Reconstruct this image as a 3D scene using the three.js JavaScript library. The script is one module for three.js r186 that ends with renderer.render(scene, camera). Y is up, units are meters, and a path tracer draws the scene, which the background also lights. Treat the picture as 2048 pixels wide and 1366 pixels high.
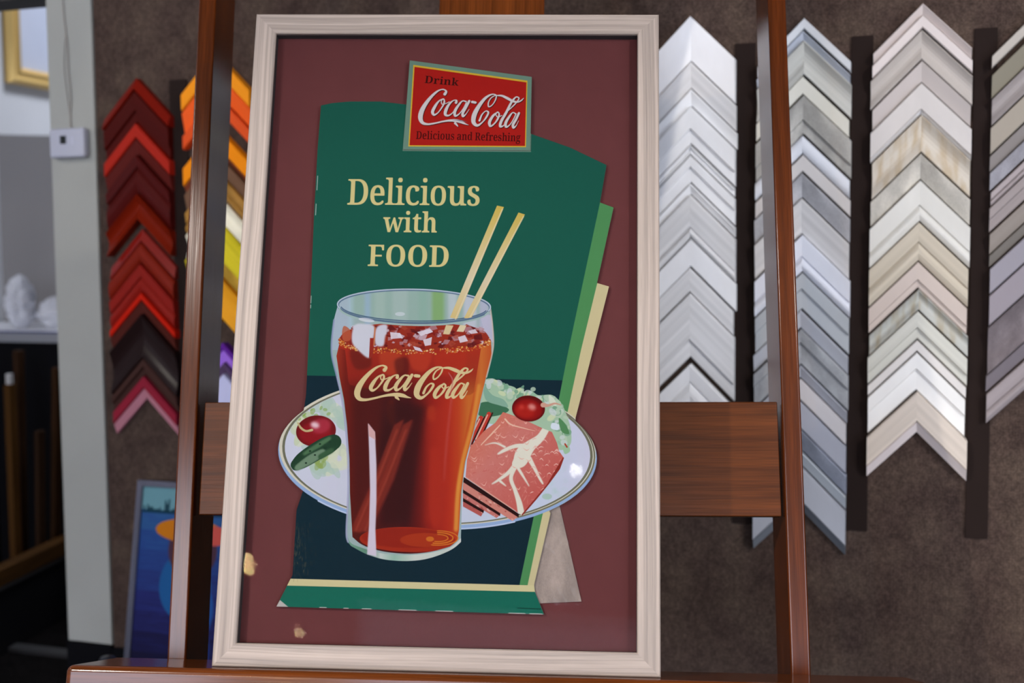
import * as THREE from 'three';
import { RoundedBoxGeometry } from 'three/addons/geometries/RoundedBoxGeometry.js';
import { mergeGeometries } from 'three/addons/utils/BufferGeometryUtils.js';
import { RectAreaLightUniformsLib } from 'three/addons/lights/RectAreaLightUniformsLib.js';

// ---------------------------------------------------------------- camera, sky, lights, exposure
const RAD = Math.PI / 180;
const scene = new THREE.Scene();
const renderer = new THREE.WebGLRenderer();
renderer.toneMapping = THREE.LinearToneMapping;
renderer.toneMappingExposure = 1.27;
renderer.shadowMap.enabled = true;
RectAreaLightUniformsLib.init();

const camera = new THREE.PerspectiveCamera(2 * Math.atan(683 / 2400) / RAD, 2048 / 1366, 0.05, 60);
camera.position.set(0.7686, 1.0, 2.267);
camera.rotation.order = 'YXZ';
camera.rotation.set(-4.1255 * RAD, 18.7286 * RAD, -0.4813 * RAD);
camera.focus = 1.63;
camera.userData.fStop = 3.0;

const SKY = [0.86, 0.94, 1.14];               // overcast daylight
const SKY_LEVEL = 3.7;
scene.background = new THREE.Color().setRGB(SKY[0] * SKY_LEVEL, SKY[1] * SKY_LEVEL, SKY[2] * SKY_LEVEL);
function daylight(x, y, z, w, h, level, into = [0, -1]) {      // daylight entering by a window opening
  const l = new THREE.RectAreaLight(new THREE.Color().setRGB(...SKY), level, w, h);
  l.position.set(x, y, z); l.lookAt(x + into[0], y, z + into[1]); l.name = 'window_daylight'; scene.add(l);
}
daylight(-0.9, 1.55, 6.14, 1.8, 2.1, SKY_LEVEL);
daylight(1.85, 1.2, 6.14, 2.3, 1.5, SKY_LEVEL);
daylight(3.17, 1.15, 2.7, 1.8, 1.4, SKY_LEVEL, [-1, 0]);
const SPOTS = [                                 // ceiling track heads: lamp position, aim, candela, cone
  { p: [-0.71, 2.5, 3.1], aim: [0.22, 0.62, 0.82], cd: 14, cone: 15, label: 'black track spotlight aimed at the framed advertisement on the easel' },
  { p: [-2.0, 2.3, 2.0], aim: [-0.85, 1.0, 0], cd: 1.3, cone: 30, label: 'black track spotlight aimed at the red moulding column' },
  { p: [2.25, 2.1, 2.1], aim: [0.7, 0.8, 0], cd: 6, cone: 34, soft: 2.2, label: 'black track spotlight aimed at the pale moulding columns' },
];

// ---------------------------------------------------------------- helpers
let seed = 7;
const rnd = () => { seed = (seed * 1664525 + 1013904223) >>> 0; return seed / 4294967296; };
const rr = (a, b) => a + (b - a) * rnd();
const lin = (c) => { c /= 255; return c <= 0.04045 ? c / 12.92 : ((c + 0.055) / 1.055) ** 2.4; };
const FACTOR = 0.87;                            // how bright a white surface comes out where the light is usual
function col(r, g, b, k = FACTOR) { const c = new THREE.Color(); return c.setRGB(Math.min(lin(r) / k, 0.95), Math.min(lin(g) / k, 0.95), Math.min(lin(b) / k, 0.95)); }

const used = {};
function numbered(name) { const n = used[name] ?? 0; used[name] = n + 1; return n ? `${name}_${String(n).padStart(3, '0')}` : name; }
function tag(o, label, category, group) { o.userData.label = label; o.userData.category = category; if (group) o.userData.group = group; return o; }
function thing(name, label, category, group) { const g = new THREE.Group(); g.name = numbered(name); scene.add(g); return tag(g, label, category, group); }
function part(name, geo, mat, parent) { const m = new THREE.Mesh(geo, mat); m.name = name; m.castShadow = m.receiveShadow = true; parent.add(m); return m; }
function struct(name, geo, mat, parent = scene) { const m = part(name, geo, mat, parent); if (parent === scene) m.userData.kind = 'structure'; return m; }

// tileable value noise
function noiseGrid(n, s) { const a = new Float32Array(n * n); let q = s * 9301 + 49297; for (let i = 0; i < n * n; i++) { q = (q * 1664525 + 1013904223) >>> 0; a[i] = q / 4294967296; } return a; }
const grids = {};
function vnoise(x, y, period, s = 1, py = period) {   // x, y in 0..1, repeats after `period` by `py` cells
  const k = Math.max(period, py) + '_' + s; const n = Math.max(period, py), g = grids[k] ??= noiseGrid(n, s + n * 13);
  const fx = ((x % 1) + 1) % 1 * period, fy = ((y % 1) + 1) % 1 * py, ix = Math.floor(fx), iy = Math.floor(fy);
  let tx = fx - ix, ty = fy - iy; tx = tx * tx * (3 - 2 * tx); ty = ty * ty * (3 - 2 * ty);
  const at = (i, j) => g[(j % py) * n + (i % period)];
  return (at(ix, iy) * (1 - tx) + at(ix + 1, iy) * tx) * (1 - ty) + (at(ix, iy + 1) * (1 - tx) + at(ix + 1, iy + 1) * tx) * ty;
}
const fbm = (x, y, p, s, o = 4) => { let v = 0, a = 0.5, t = 0; for (let i = 0; i < o; i++) { v += a * vnoise(x, y, p << i, s + i); t += a; a *= 0.5; } return v / t; };
function dataTex(w, h, fn, srgb = true) {
  const d = new Uint8Array(w * h * 4);
  for (let j = 0; j < h; j++) for (let i = 0; i < w; i++) {
    const c = fn((i + 0.5) / w, (j + 0.5) / h), k = (j * w + i) * 4;
    for (let q = 0; q < 3; q++) d[k + q] = Math.max(0, Math.min(255, Math.round((Array.isArray(c) ? c[q] : c) * 255)));
    d[k + 3] = 255;
  }
  const t = new THREE.DataTexture(d, w, h); t.wrapS = t.wrapT = THREE.RepeatWrapping; t.magFilter = THREE.LinearFilter; t.minFilter = THREE.LinearFilter;
  if (srgb) t.colorSpace = THREE.SRGBColorSpace; t.needsUpdate = true; return t;
}
function rep(t, u, v) { const c = t.clone(); c.repeat.set(u, v); c.needsUpdate = true; return c; }

// wood grain runs along v (one tile: 0.12 m across, 0.6 m along)
const grainAsh = dataTex(256, 512, (u, v) => {
  const wob = 0.012 * Math.sin(v * 6.2832) + 0.006 * Math.sin(v * 12.566 + 2), a = vnoise(u + wob, v, 30, 2, 2), b = vnoise(u + wob, v, 84, 3, 3), c = vnoise(u, v, 128, 9, 24);
  const l = 0.86 + 0.15 * (a - 0.5) + 0.14 * (b - 0.5) + 0.05 * (c - 0.5); return [l, l * 0.992, l * 0.985];
});
const grainOak = dataTex(256, 512, (u, v) => {
  const wob = 0.02 * Math.sin(v * 6.2832 * 2), a = vnoise(u + wob, v, 20, 12, 3), b = vnoise(u, v, 110, 13, 16), c = fbm(u, v, 4, 14, 3);
  const l = 0.74 + 0.16 * (a - 0.5) + 0.16 * (b - 0.5) + 0.12 * (c - 0.5); return [l, l * 0.985, l * 0.97];
});
const grainBump = dataTex(256, 512, (u, v) => 0.5 + 0.5 * (vnoise(u, v, 110, 31, 14) - 0.5) + 0.35 * (vnoise(u, v, 40, 32, 6) - 0.5), false);
const mottle = dataTex(256, 256, (u, v) => { const l = 0.84 + 0.34 * (fbm(u, v, 5, 41, 5) - 0.5) + 0.08 * (vnoise(u, v, 120, 42) - 0.5); return [l, l * 0.99, l * 0.975]; });
const patina = dataTex(256, 256, (u, v) => { const n = fbm(u, v * 2, 6, 51, 5), k = Math.max(0, Math.min(1, (n - 0.42) * 3)); return [0.90 - 0.08 * k, 0.90 - 0.12 * k, 0.90 - 0.18 * k]; });
const fineGrain = dataTex(128, 256, (u, v) => { const l = 0.88 + 0.06 * (vnoise(u, v, 18, 65, 2) - 0.5) + 0.05 * (vnoise(u, v, 44, 66, 3) - 0.5); return [l, l * 0.995, l * 0.99]; });
const plainTex = dataTex(128, 128, (u, v) => 0.965 + 0.05 * (fbm(u, v, 6, 61, 4) - 0.5));
const fabricTex = dataTex(1024, 1024, (u, v) => {
  const w = 0.5 + 0.25 * Math.sin(u * 6.2832 * 210) + 0.25 * Math.sin(v * 6.2832 * 210), n = fbm(u, v, 9, 71, 5), s = vnoise(u * 1, v * 1, 220, 72), st = vnoise(u, v, 80, 74, 56);
  const l = 0.60 + 0.10 * (w - 0.5) + 0.22 * (n - 0.5) + 0.20 * (s - 0.5) + 0.10 * (st - 0.5); return [l, l * (0.97 + 0.06 * (n - 0.5)), l * 0.96];
});
const fabricBump = dataTex(512, 512, (u, v) => 0.5 + 0.2 * Math.sin(u * 6.2832 * 105) + 0.2 * Math.sin(v * 6.2832 * 105) + 0.2 * (vnoise(u, v, 90, 81) - 0.5), false);
const carpetTex = dataTex(256, 256, (u, v) => 0.6 + 0.5 * (vnoise(u, v, 120, 91) - 0.5) + 0.2 * (fbm(u, v, 8, 92) - 0.5));

const std = (o) => new THREE.MeshStandardMaterial(o);
const phys = (o) => new THREE.MeshPhysicalMaterial(o);
const M = {
  varnish: phys({ color: col(136, 70, 27, 1.25), map: grainOak, roughness: 0.16, ior: 1.5, specularIntensity: 0.7, bumpMap: grainBump, bumpScale: 0.00006 }),
  varnishWorn: phys({ color: col(130, 70, 30, 1.6), map: grainOak, roughness: 0.3, specularIntensity: 0.3, bumpMap: grainBump, bumpScale: 0.0001 }),
  varnishMast: phys({ color: col(136, 66, 23, 1.6), map: grainOak, roughness: 0.18, specularIntensity: 0.27, bumpMap: grainBump, bumpScale: 0.00006 }),
  varnishFront: phys({ color: col(136, 66, 23, 1.6), map: grainOak, roughness: 0.18, specularIntensity: 0.8, bumpMap: grainBump, bumpScale: 0.00006 }),
  ash: std({ color: col(211, 194, 180, 1.5), map: grainAsh, roughness: 0.6, bumpMap: grainBump, bumpScale: 0.0002 }),
  fabric: phys({ specularIntensity: 0.3, color: col(114, 97, 87, 0.9), map: fabricTex, roughness: 0.95, bumpMap: fabricBump, bumpScale: 0.0008 }),
  strip: phys({ specularIntensity: 0.25, color: col(34, 25, 22, 0.87), map: plainTex, roughness: 0.9 }),
  white: std({ color: col(197, 199, 192, 1.6), map: plainTex, roughness: 0.75 }),
  plaster: std({ color: col(205, 206, 208, 0.98), map: plainTex, roughness: 0.85 }),
  ceiling: std({ color: col(92, 88, 84, 1), map: plainTex, roughness: 0.9 }),
  black: phys({ specularIntensity: 0.12,  color: col(11, 11, 14, 1), roughness: 0.6 }),
  carpet: phys({ specularIntensity: 0.05, color: col(34, 31, 31, 1.5), map: carpetTex, roughness: 1 }),
  blackMetal: std({ color: col(26, 26, 28, 1), roughness: 0.4, metalness: 0.4 }),
};

// geometry helpers -----------------------------------------------------------------
function uvMetres(geo, along, su = 1 / 0.12, sv = 1 / 0.6) {   // grain along the given axis; box projection by normal
  const p = geo.attributes.position, n = geo.attributes.normal, uv = new Float32Array(p.count * 2), ax = 'xyz'.indexOf(along);
  for (let i = 0; i < p.count; i++) {
    const P = [p.getX(i), p.getY(i), p.getZ(i)], N = [Math.abs(n.getX(i)), Math.abs(n.getY(i)), Math.abs(n.getZ(i))];
    let o = [0, 1, 2].filter((k) => k !== ax); let across = N[o[0]] > N[o[1]] ? o[1] : o[0];
    uv[i * 2] = (P[across] + 0.013 * across) * su; uv[i * 2 + 1] = P[ax] * sv;
  }
  geo.setAttribute('uv', new THREE.BufferAttribute(uv, 2)); return geo;
}
function board(w, h, d, r, along, x = 0, y = 0, z = 0) { return uvMetres(new RoundedBoxGeometry(w, h, d, 3, r).translate(x, y, z), along); }
function box(x0, x1, y0, y1, z0, z1) { return new THREE.BoxGeometry(x1 - x0, y1 - y0, z1 - z0).translate((x0 + x1) / 2, (y0 + y1) / 2, (z0 + z1) / 2); }
function planarUV(geo, su, sv) {                               // uv in metres for walls and floors
  const p = geo.attributes.position, n = geo.attributes.normal, uv = new Float32Array(p.count * 2);
  for (let i = 0; i < p.count; i++) {
    const nx = Math.abs(n.getX(i)), ny = Math.abs(n.getY(i)), nz = Math.abs(n.getZ(i));
    const a = nz >= nx && nz >= ny ? [p.getX(i), p.getY(i)] : ny >= nx ? [p.getX(i), p.getZ(i)] : [p.getZ(i), p.getY(i)];
    uv[i * 2] = a[0] * su; uv[i * 2 + 1] = a[1] * sv;
  }
  geo.setAttribute('uv', new THREE.BufferAttribute(uv, 2)); return geo;
}
// sweeps a closed section between two stations; section points [s, z]; place(point, end) -> [x, y, z]; uvOf(point, end) -> [u, v]
function sweep(section, place, uvOf, soft = false) {
  const pos = [], uv = [], n = section.length;
  const quad = (a, b) => {
    const A0 = place(section[a], 0), A1 = place(section[a], 1), B0 = place(section[b], 0), B1 = place(section[b], 1);
    const U = [uvOf(section[a], 0), uvOf(section[a], 1), uvOf(section[b], 0), uvOf(section[b], 1)];
    for (const [P, t] of [[A0, U[0]], [B0, U[2]], [B1, U[3]], [A0, U[0]], [B1, U[3]], [A1, U[1]]]) { pos.push(...P); uv.push(...t); }
  };
  for (let i = 0; i < n; i++) quad(i, (i + 1) % n);
  const tri = THREE.ShapeUtils.triangulateShape(section.map(([a, b]) => new THREE.Vector2(a, b)), []);
  for (const e of [0, 1]) for (const t of tri) for (const k of e ? t : [...t].reverse()) { pos.push(...place(section[k], e)); uv.push(...uvOf(section[k], e)); }
  const g = new THREE.BufferGeometry();
  g.setAttribute('position', new THREE.Float32BufferAttribute(pos, 3)); g.setAttribute('uv', new THREE.Float32BufferAttribute(uv, 2));
  g.computeVertexNormals(); return g;
}
// a mitred frame rail of outer length L, lying along x with its outer edge at y = 0 and the opening towards -y
function mitredRail(L, section, su = 1 / 0.12, sv = 1 / 0.6, off = 0) {
  return sweep(section, ([n, z], e) => [e ? L / 2 - n : -L / 2 + n, -n, z], ([n, z], e) => [(n - z + off) * su, (e ? L / 2 - n : -L / 2 + n) * sv + off]);
}
function frameRails(group, W, H, section, mat, name = 'rail', cx = 0, cy = H / 2, cz = 0) {
  const put = (L, x, y, a, off) => { const m = part(name, mitredRail(L, section, 1 / 0.12, 1 / 0.6, off), mat, group); m.position.set(x, y, cz); m.rotation.z = a; };
  put(W, cx, cy + H / 2, 0, 0.03); put(W, cx, cy - H / 2, Math.PI, 0.21); put(H, cx - W / 2, cy, Math.PI / 2, 0.37); put(H, cx + W / 2, cy, -Math.PI / 2, 0.52);
}
function tube(points, r, n = 24, seg = 8) { return new THREE.TubeGeometry(new THREE.CatmullRomCurve3(points.map((q) => new THREE.Vector3(...q))), n, r, seg); }

// ---------------------------------------------------------------- the room
const CEIL = 3.3, XL = -2.25, XR = 3.2, ZB = -3.2, ZF = 6.2;
struct('floor', planarUV(box(XL - 0.2, XR + 0.2, -0.1, 0, ZB - 0.2, ZF + 0.2), 2, 2), M.carpet);
struct('ceiling', planarUV(box(XL - 0.2, XR + 0.2, CEIL, CEIL + 0.1, ZB - 0.2, ZF + 0.2), 1, 1), M.ceiling);
struct('wall_left', planarUV(box(XL - 0.15, XL, 0, CEIL, ZB, ZF), 1, 1), M.plaster);
struct('wall_right', planarUV(mergeGeometries([box(XR, XR + 0.15, 0, CEIL, ZB, 1.8), box(XR, XR + 0.15, 0, CEIL, 3.6, ZF), box(XR, XR + 0.15, 0, 0.45, 1.8, 3.6), box(XR, XR + 0.15, 1.85, CEIL, 1.8, 3.6)]), 1, 1), M.plaster);
struct('wall_rear', planarUV(box(XL, XR, 0, CEIL, ZB - 0.15, ZB), 1, 1), M.plaster);
struct('wall_display', planarUV(box(-0.976, XR, 0, CEIL, -0.12, -0.012), 1, 1), M.strip);
struct('wall_display_fabric', planarUV(box(-0.974, XR - 0.002, 0.108, CEIL - 0.002, -0.011, 0), 2, 2), M.fabric);
struct('wall_post', planarUV(new RoundedBoxGeometry(0.1205, CEIL - 0.113, 0.12, 2, 0.002).translate(-1.0365, (CEIL + 0.113) / 2, -0.055), 1, 1), M.white);
struct('baseboard_display', box(-0.9755, XR - 0.002, 0, 0.107, -0.011, 0.006), M.black);
struct('baseboard_post', box(-1.0985, -0.976, 0, 0.112, -0.12, 0.008), M.black);
struct('trim_1', box(XL, -1.098, 1.594, 1.72, -0.12, -0.02), std({ color: col(58, 54, 52, 0.9), roughness: 0.8 }));
struct('wall_header', box(XL, -1.098, 1.721, CEIL - 0.001, -0.12, -0.02), M.plaster);
// front wall (behind the photographer) with two shop windows
{
  const W = [[-1.8, 0, 0.5, 2.6], [0.7, 3.0, 0.45, 1.95]], parts = [];
  const add = (x0, x1, y0, y1) => { if (x1 > x0 && y1 > y0) parts.push(box(x0, x1, y0, y1, ZF, ZF + 0.15)); };
  add(XL, XR, 0, 0.45); add(XL, -1.8, 0.45, CEIL); add(-1.8, 0, 0.45, 0.5); add(-1.8, 0, 2.6, CEIL); add(0, 0.7, 0.45, CEIL); add(0.7, 3.0, 1.95, CEIL); add(3.0, XR, 0.45, CEIL);
  struct('wall_front', planarUV(mergeGeometries(parts), 1, 1), M.plaster);
  const pane = phys({ color: 0xffffff, transmission: 1, thickness: 0, roughness: 0.02 }), alu = std({ color: col(60, 60, 62, 1), roughness: 0.4, metalness: 0.6 });
  W.forEach(([x0, x1, y0, y1], i) => {
    const g = new THREE.Group(); g.name = 'window_' + (i + 1); g.userData.kind = 'structure'; scene.add(g);
    const t = 0.05;
    part('window_frame', mergeGeometries([box(x0, x1, y0, y0 + t, ZF + 0.02, ZF + 0.08), box(x0, x1, y1 - t, y1, ZF + 0.02, ZF + 0.08), box(x0, x0 + t, y0 + t, y1 - t, ZF + 0.02, ZF + 0.08), box(x1 - t, x1, y0 + t, y1 - t, ZF + 0.02, ZF + 0.08)]), alu, g);
    const p = part('pane', new THREE.PlaneGeometry(x1 - x0 - 2 * t, y1 - y0 - 2 * t).translate((x0 + x1) / 2, (y0 + y1) / 2, ZF + 0.05), pane, g); p.castShadow = false;
  });
  const g = new THREE.Group(); g.name = 'window_3'; g.userData.kind = 'structure'; scene.add(g);
  const t = 0.05, a = XR + 0.02, b = XR + 0.08;
  part('window_frame', mergeGeometries([box(a, b, 0.45, 0.5, 1.8, 3.6), box(a, b, 1.8, 1.85, 1.8, 3.6), box(a, b, 0.5, 1.8, 1.8, 1.8 + t), box(a, b, 0.5, 1.8, 3.6 - t, 3.6)]), alu, g);
  part('pane', new THREE.PlaneGeometry(1.7, 1.3).rotateY(-Math.PI / 2).translate(XR + 0.05, 1.15, 2.7), pane, g).castShadow = false;
}

// ---------------------------------------------------------------- easel (leans back; its own axes: x along the ledge, y up the slope, z out of the face)
const EASEL = { p: [0.18593, 0.46576, 0.87091], r: [-15.5914 * RAD, 16.4381 * RAD, -1.0916 * RAD] };
function onEasel(g) { g.position.set(...EASEL.p); g.rotation.order = 'YXZ'; g.rotation.set(...EASEL.r); return g; }
{
  const e = onEasel(thing('easel', 'brown varnished wooden studio easel holding the pale framed advertisement', 'easel'));
  const slant = (m, x0, y0, x1, y1) => { m.rotation.z = -Math.atan2(x1 - x0, y1 - y0); m.position.set(x0, y0, 0); };
  const len = 1.78, bot = -0.43;
  const at = (xa, ya, xb, yb, y) => xa + (xb - xa) * (y - ya) / (yb - ya);
  const mast = (xa, ya, xb, yb) => { const m = part('mast', board(0.0275, len, 0.11, 0.0035, 'y', 0, len / 2, -0.195), [M.varnishMast, M.varnishMast, M.varnishMast, M.varnishMast, M.varnishFront, M.varnishMast], e); slant(m, at(xa, ya, xb, yb, bot), bot, at(xa, ya, xb, yb, 1), 1); };
  mast(-0.381, 0.011, -0.410, 1.008); mast(0.4945, 0.011, 0.4835, 1.009);
  const bar = part('cross_board', board(0.842, 0.1655, 0.026, 0.002, 'x'), M.varnishWorn, e); bar.position.set(0.0525, 0.2915, -0.163); bar.rotation.z = 0.0165;
  part('centre_board', board(0.1685, 1.42, 0.024, 0.003, 'y', 0.0385, 0.62, -0.189), M.varnish, e);
  part('ledge', board(1.11, 0.06, 0.172, 0.009, 'x', 0.0855, -0.0305, -0.053), M.varnish, e);
  part('rest_block', board(0.09, 0.06, 0.145, 0.003, 'x', 0.0385, 0.66, -0.104), M.varnish, e);
  part('back_strut', board(0.03, 1.37, 0.05, 0.003, 'y', 0, 0.06, 0), M.varnish, e).position.set(0.0385, 0.32, -0.50);
  e.children.at(-1).rotation.x = 0.40;
}

// ---------------------------------------------------------------- picture frame with its glass and mat
const FW = 0.58, FH = 0.914;
{
  const f = onEasel(thing('picture_frame', 'pale unfinished wood frame with maroon mat and glass, standing on the easel ledge', 'picture frame'));
  frameRails(f, FW, FH, [[0, -0.032], [0, -0.0015], [0.0015, 0], [0.0285, 0], [0.030, -0.0015], [0.030, -0.006], [0.025, -0.006], [0.025, -0.032]], M.ash);
  const dark = std({ color: col(38, 30, 30, 1), roughness: 0.8 });
  const w = FW - 0.06, h = FH - 0.06;
  for (const [x0, x1, y0, y1] of [[-w / 2 - 0.004, -w / 2, 0.03, 0.03 + h], [w / 2, w / 2 + 0.004, 0.03, 0.03 + h], [-w / 2, w / 2, 0.026, 0.03], [-w / 2, w / 2, 0.03 + h, 0.034 + h]]) part('spacer', box(x0, x1, y0, y1, -0.0185, -0.0075), dark, f);
  part('mat', box(-w / 2 - 0.004, w / 2 + 0.004, 0.026, 0.034 + h, -0.0215, -0.0186), phys({ specularIntensity: 0.2, color: col(112, 60, 60, 2.08), map: rep(plainTex, 4, 6), roughness: 0.9 }), f);
  part('backing_board', box(-w / 2 - 0.004, w / 2 + 0.004, 0.026, 0.034 + h, -0.029, -0.0216), std({ color: col(150, 125, 95, 1), roughness: 0.9 }), f);
  const g = part('glass', new THREE.PlaneGeometry(w + 0.006, h + 0.006).translate(0, 0.03 + h / 2, -0.0068), phys({ color: 0xffffff, transmission: 1, thickness: 0, roughness: 0.0, ior: 1.5, specularIntensity: 0.05 }), f);
  g.castShadow = false;
}

// ---------------------------------------------------------------- the die-cut cardboard advertisement in the frame
// Its drawing is laid out on a tracing grid; trace() gives the place on the card, in metres along the frame's x and y.
const HG = [0.000740731352, 2.44781964e-05, -0.67777587, 1.80070683e-05, -0.000713386978, 0.942030916, 1.84787667e-05, 9.13295685e-05];
function trace(u, v) { const w = HG[6] * u + HG[7] * v + 1; return [(HG[0] * u + HG[1] * v + HG[2]) / w, (HG[3] * u + HG[4] * v + HG[5]) / w]; }
const PRINT = { x0: -0.234, y1: 0.860, s: 2560, w: 1200, h: 2040 };
const plateAt = (a) => { const c = Math.cos(a), s = Math.sin(a), t = 0.034; return [875 + 319 * c * Math.cos(t) - 149 * s * Math.sin(t), 909 + 149 * s * Math.cos(t) + 319 * c * Math.sin(t)]; };
const arc = (a0, a1, n) => Array.from({ length: n + 1 }, (_, i) => plateAt(a0 + (a1 - a0) * i / n));
const CARD = [[553, 1213], [581, 1158], [585, 1150], [593, 1020], ...arc(2.56, 3.70, 16), [612, 790], [614, 750], [621, 600], [628, 430], [635, 300], [642, 211], [665, 206], [700, 203], [760, 203], [812, 209], [900, 228], [1000, 246], [1063, 268], [1140, 295], [1213, 330],
  [1200, 405], [1227, 415], [1194, 566], [1218, 573], [1186, 700], [1151, 836], ...arc(-0.54, 0.78, 18), [1101, 1027], [1068, 1170], [1070, 1184], [1088, 1229]];

function paintPrint() {
  const cv = document.createElement('canvas'); cv.width = PRINT.w; cv.height = PRINT.h;
  const c = cv.getContext('2d');
  const P = (u, v) => { const [x, y] = trace(u, v); return [(x - PRINT.x0) * PRINT.s, (PRINT.y1 - y) * PRINT.s]; };
  const K = 1.72;                                               // canvas pixels per tracing unit
  const rgb = (r, g, b, a = 1) => `rgba(${r},${g},${b},${a})`;
  const pathOf = (pts, close = true) => { c.beginPath(); pts.forEach(([u, v], i) => { const q = P(u, v); i ? c.lineTo(...q) : c.moveTo(...q); }); if (close) c.closePath(); };
  const spline = (pts, n = 10, closed = false) => { const cr = new THREE.CatmullRomCurve3(pts.map(([x, y, w = 0]) => new THREE.Vector3(x, y, w)), closed, 'centripetal'); return cr.getPoints(n * pts.length).map((p) => [p.x, p.y, p.z]); };
  const fill = (pts, f) => { pathOf(pts); c.fillStyle = f; c.fill(); };
  const blob = (pts, f) => fill(spline(pts, 8, true), f);
  const line = (pts, f, w, close = false) => { pathOf(pts, close); c.strokeStyle = f; c.lineWidth = w * K; c.lineCap = 'round'; c.lineJoin = 'round'; c.stroke(); };
  const ell = (u, v, a, b, rot, f, from = 0, to = 6.2832) => { const pts = []; for (let i = 0; i <= 48; i++) { const t = from + (to - from) * i / 48, x = a * Math.cos(t), y = b * Math.sin(t); pts.push([u + x * Math.cos(rot) - y * Math.sin(rot), v + x * Math.sin(rot) + y * Math.cos(rot)]); } if (f) fill(pts, f); return pts; };
  const brush = (pts, f, map = (x, y) => [x, y], k = 1) => { c.fillStyle = f; for (const [x, y, w] of spline(pts, 26)) { const q = P(...map(x, y)); c.beginPath(); c.arc(q[0], q[1], Math.max(0.4, w * k * K / 2), 0, 6.2832); c.fill(); } };
  const grad = (u0, v0, u1, v1, stops) => { const g = c.createLinearGradient(...P(u0, v0), ...P(u1, v1)); for (const [t, s] of stops) g.addColorStop(t, s); return g; };
  const inside = (pts, fn) => { c.save(); pathOf(pts); c.clip(); fn(); c.restore(); };
  const words = (s, font, u0, v0, u1, v1, cap, f, slant = 0) => {    // text between two points of its baseline, capital height in tracing units
    const A = P(u0, v0), B = P(u1, v1), dx = B[0] - A[0], dy = B[1] - A[1], L = Math.hypot(dx, dy), ex = dx / L, ey = dy / L;
    c.save(); c.setTransform(1, 0, 0, 1, 0, 0); c.font = font.replace('SIZE', '100px');
    const m = c.measureText(s), left = m.actualBoundingBoxLeft, wide = left + m.actualBoundingBoxRight, sx = L / wide, sy = cap * K / 71.5;
    c.setTransform(ex * sx, ey * sx, (-ey - slant * ex) * sy, (ex - slant * ey) * sy, A[0], A[1]); c.fillStyle = f; c.textBaseline = 'alphabetic'; c.fillText(s, left, 0); c.restore();
  };

  const soft = (px, fn) => { c.save(); c.filter = `blur(${px}px)`; fn(); c.restore(); };
  // grounds
  c.fillStyle = rgb(27, 90, 74); c.fillRect(0, 0, cv.width, cv.height);
  fill([[560, 750], [1140, 761], [1060, 1180], [540, 1170]], rgb(19, 42, 52));
  fill([[1240, 400], [1200, 405], [1137, 700], [1118, 797], [1066, 1040], [1038, 1174], [1100, 1180], [1250, 700]], rgb(80, 142, 86));
  fill([[1260, 560], [1196, 560], [1162, 700], [1134, 829], [1084, 1034], [1054, 1176], [1100, 1186], [1260, 700]], rgb(206, 194, 148));
  fill([[570, 1157], [1040, 1170], [1080, 1171], [1080, 1184], [565, 1171]], rgb(212, 202, 152));
  fill([[530, 1171], [1100, 1185], [1110, 1250], [530, 1240]], rgb(27, 106, 86));
  // scuffs on the lower left and chips along the bottom edge
  for (let i = 0; i < 150; i++) { const t = rnd(), v = 1045 + t * 110, u = 588 + Math.abs(rr(-1, 1) * rr(0, 1)) * 55; line([[u, v], [u + rr(-2, 2), v + rr(2, 9)]], rgb(110, 95, 70, rr(0.1, 0.45)), rr(0.5, 1.6)); }
  for (let i = 0; i < 60; i++) { const u = rr(600, 760), v = rr(1030, 1150); ell(u, v, rr(1, 4), rr(1, 3), 0, rgb(70, 85, 85, rr(0.05, 0.14))); }
  fill([[550, 1216], [560, 1200], [578, 1215]], rgb(190, 185, 178));
  for (const [u0, u1] of [[640, 652], [688, 696], [725, 742], [798, 832], [872, 905], [1018, 1050], [1060, 1084]]) { const y = (u) => 1213 + (u - 553) * 0.0299; line([[u0, y(u0)], [u1, y(u1)]], rgb(200, 200, 190), 3); }
  line([[1035, 1216], [1082, 1218]], rgb(20, 60, 50), 1.6);
  for (const v of [[592, 606], [610, 616], [352, 380], [408, 430]]) line([[642 - (v[0] - 211) * 0.054 + 1, v[0]], [642 - (v[1] - 211) * 0.054 + 1, v[1]]], rgb(200, 205, 195, 0.8), 1.6);

  // lettering
  const gold = rgb(214, 200, 136), sb = 'bold SIZE serif', sr = 'SIZE serif';
  words('Delicious', sr, 694, 409, 957, 411, 56, gold); words('Delicious', sr, 695.2, 409, 958.2, 411, 56, gold); words('Delicious', sr, 696, 409, 959, 411, 56, gold);
  words('with', sb, 765, 464, 874, 465, 43, gold);
  words('FOOD', sb, 735, 532, 897, 534, 46, gold);

  // plate
  const plate = arc(0, 6.2832, 90);
  const rim = (k, dy = 0) => plate.map(([u, v]) => [875 + (u - 875) * k, 909 + dy + (v - 909) * k]);
  inside(CARD, () => {
    fill(plate, rgb(150, 176, 214));
    fill(rim(0.993, -7), rgb(214, 210, 190));
    fill(rim(0.974, -6), rgb(112, 112, 92));
    fill(rim(0.958, -6), grad(560, 900, 1190, 900, [[0, rgb(206, 210, 226)], [0.25, rgb(204, 206, 220)], [0.8, rgb(196, 208, 226)], [1, rgb(205, 205, 224)]]));
  });
  line(arc(1.05, 2.4, 20), rgb(190, 205, 232), 3);
  line(rim(0.985, -5).slice(78, 91), rgb(110, 110, 92), 3); line(rim(0.985, -5).slice(0, 16), rgb(120, 118, 92), 3);
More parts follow.
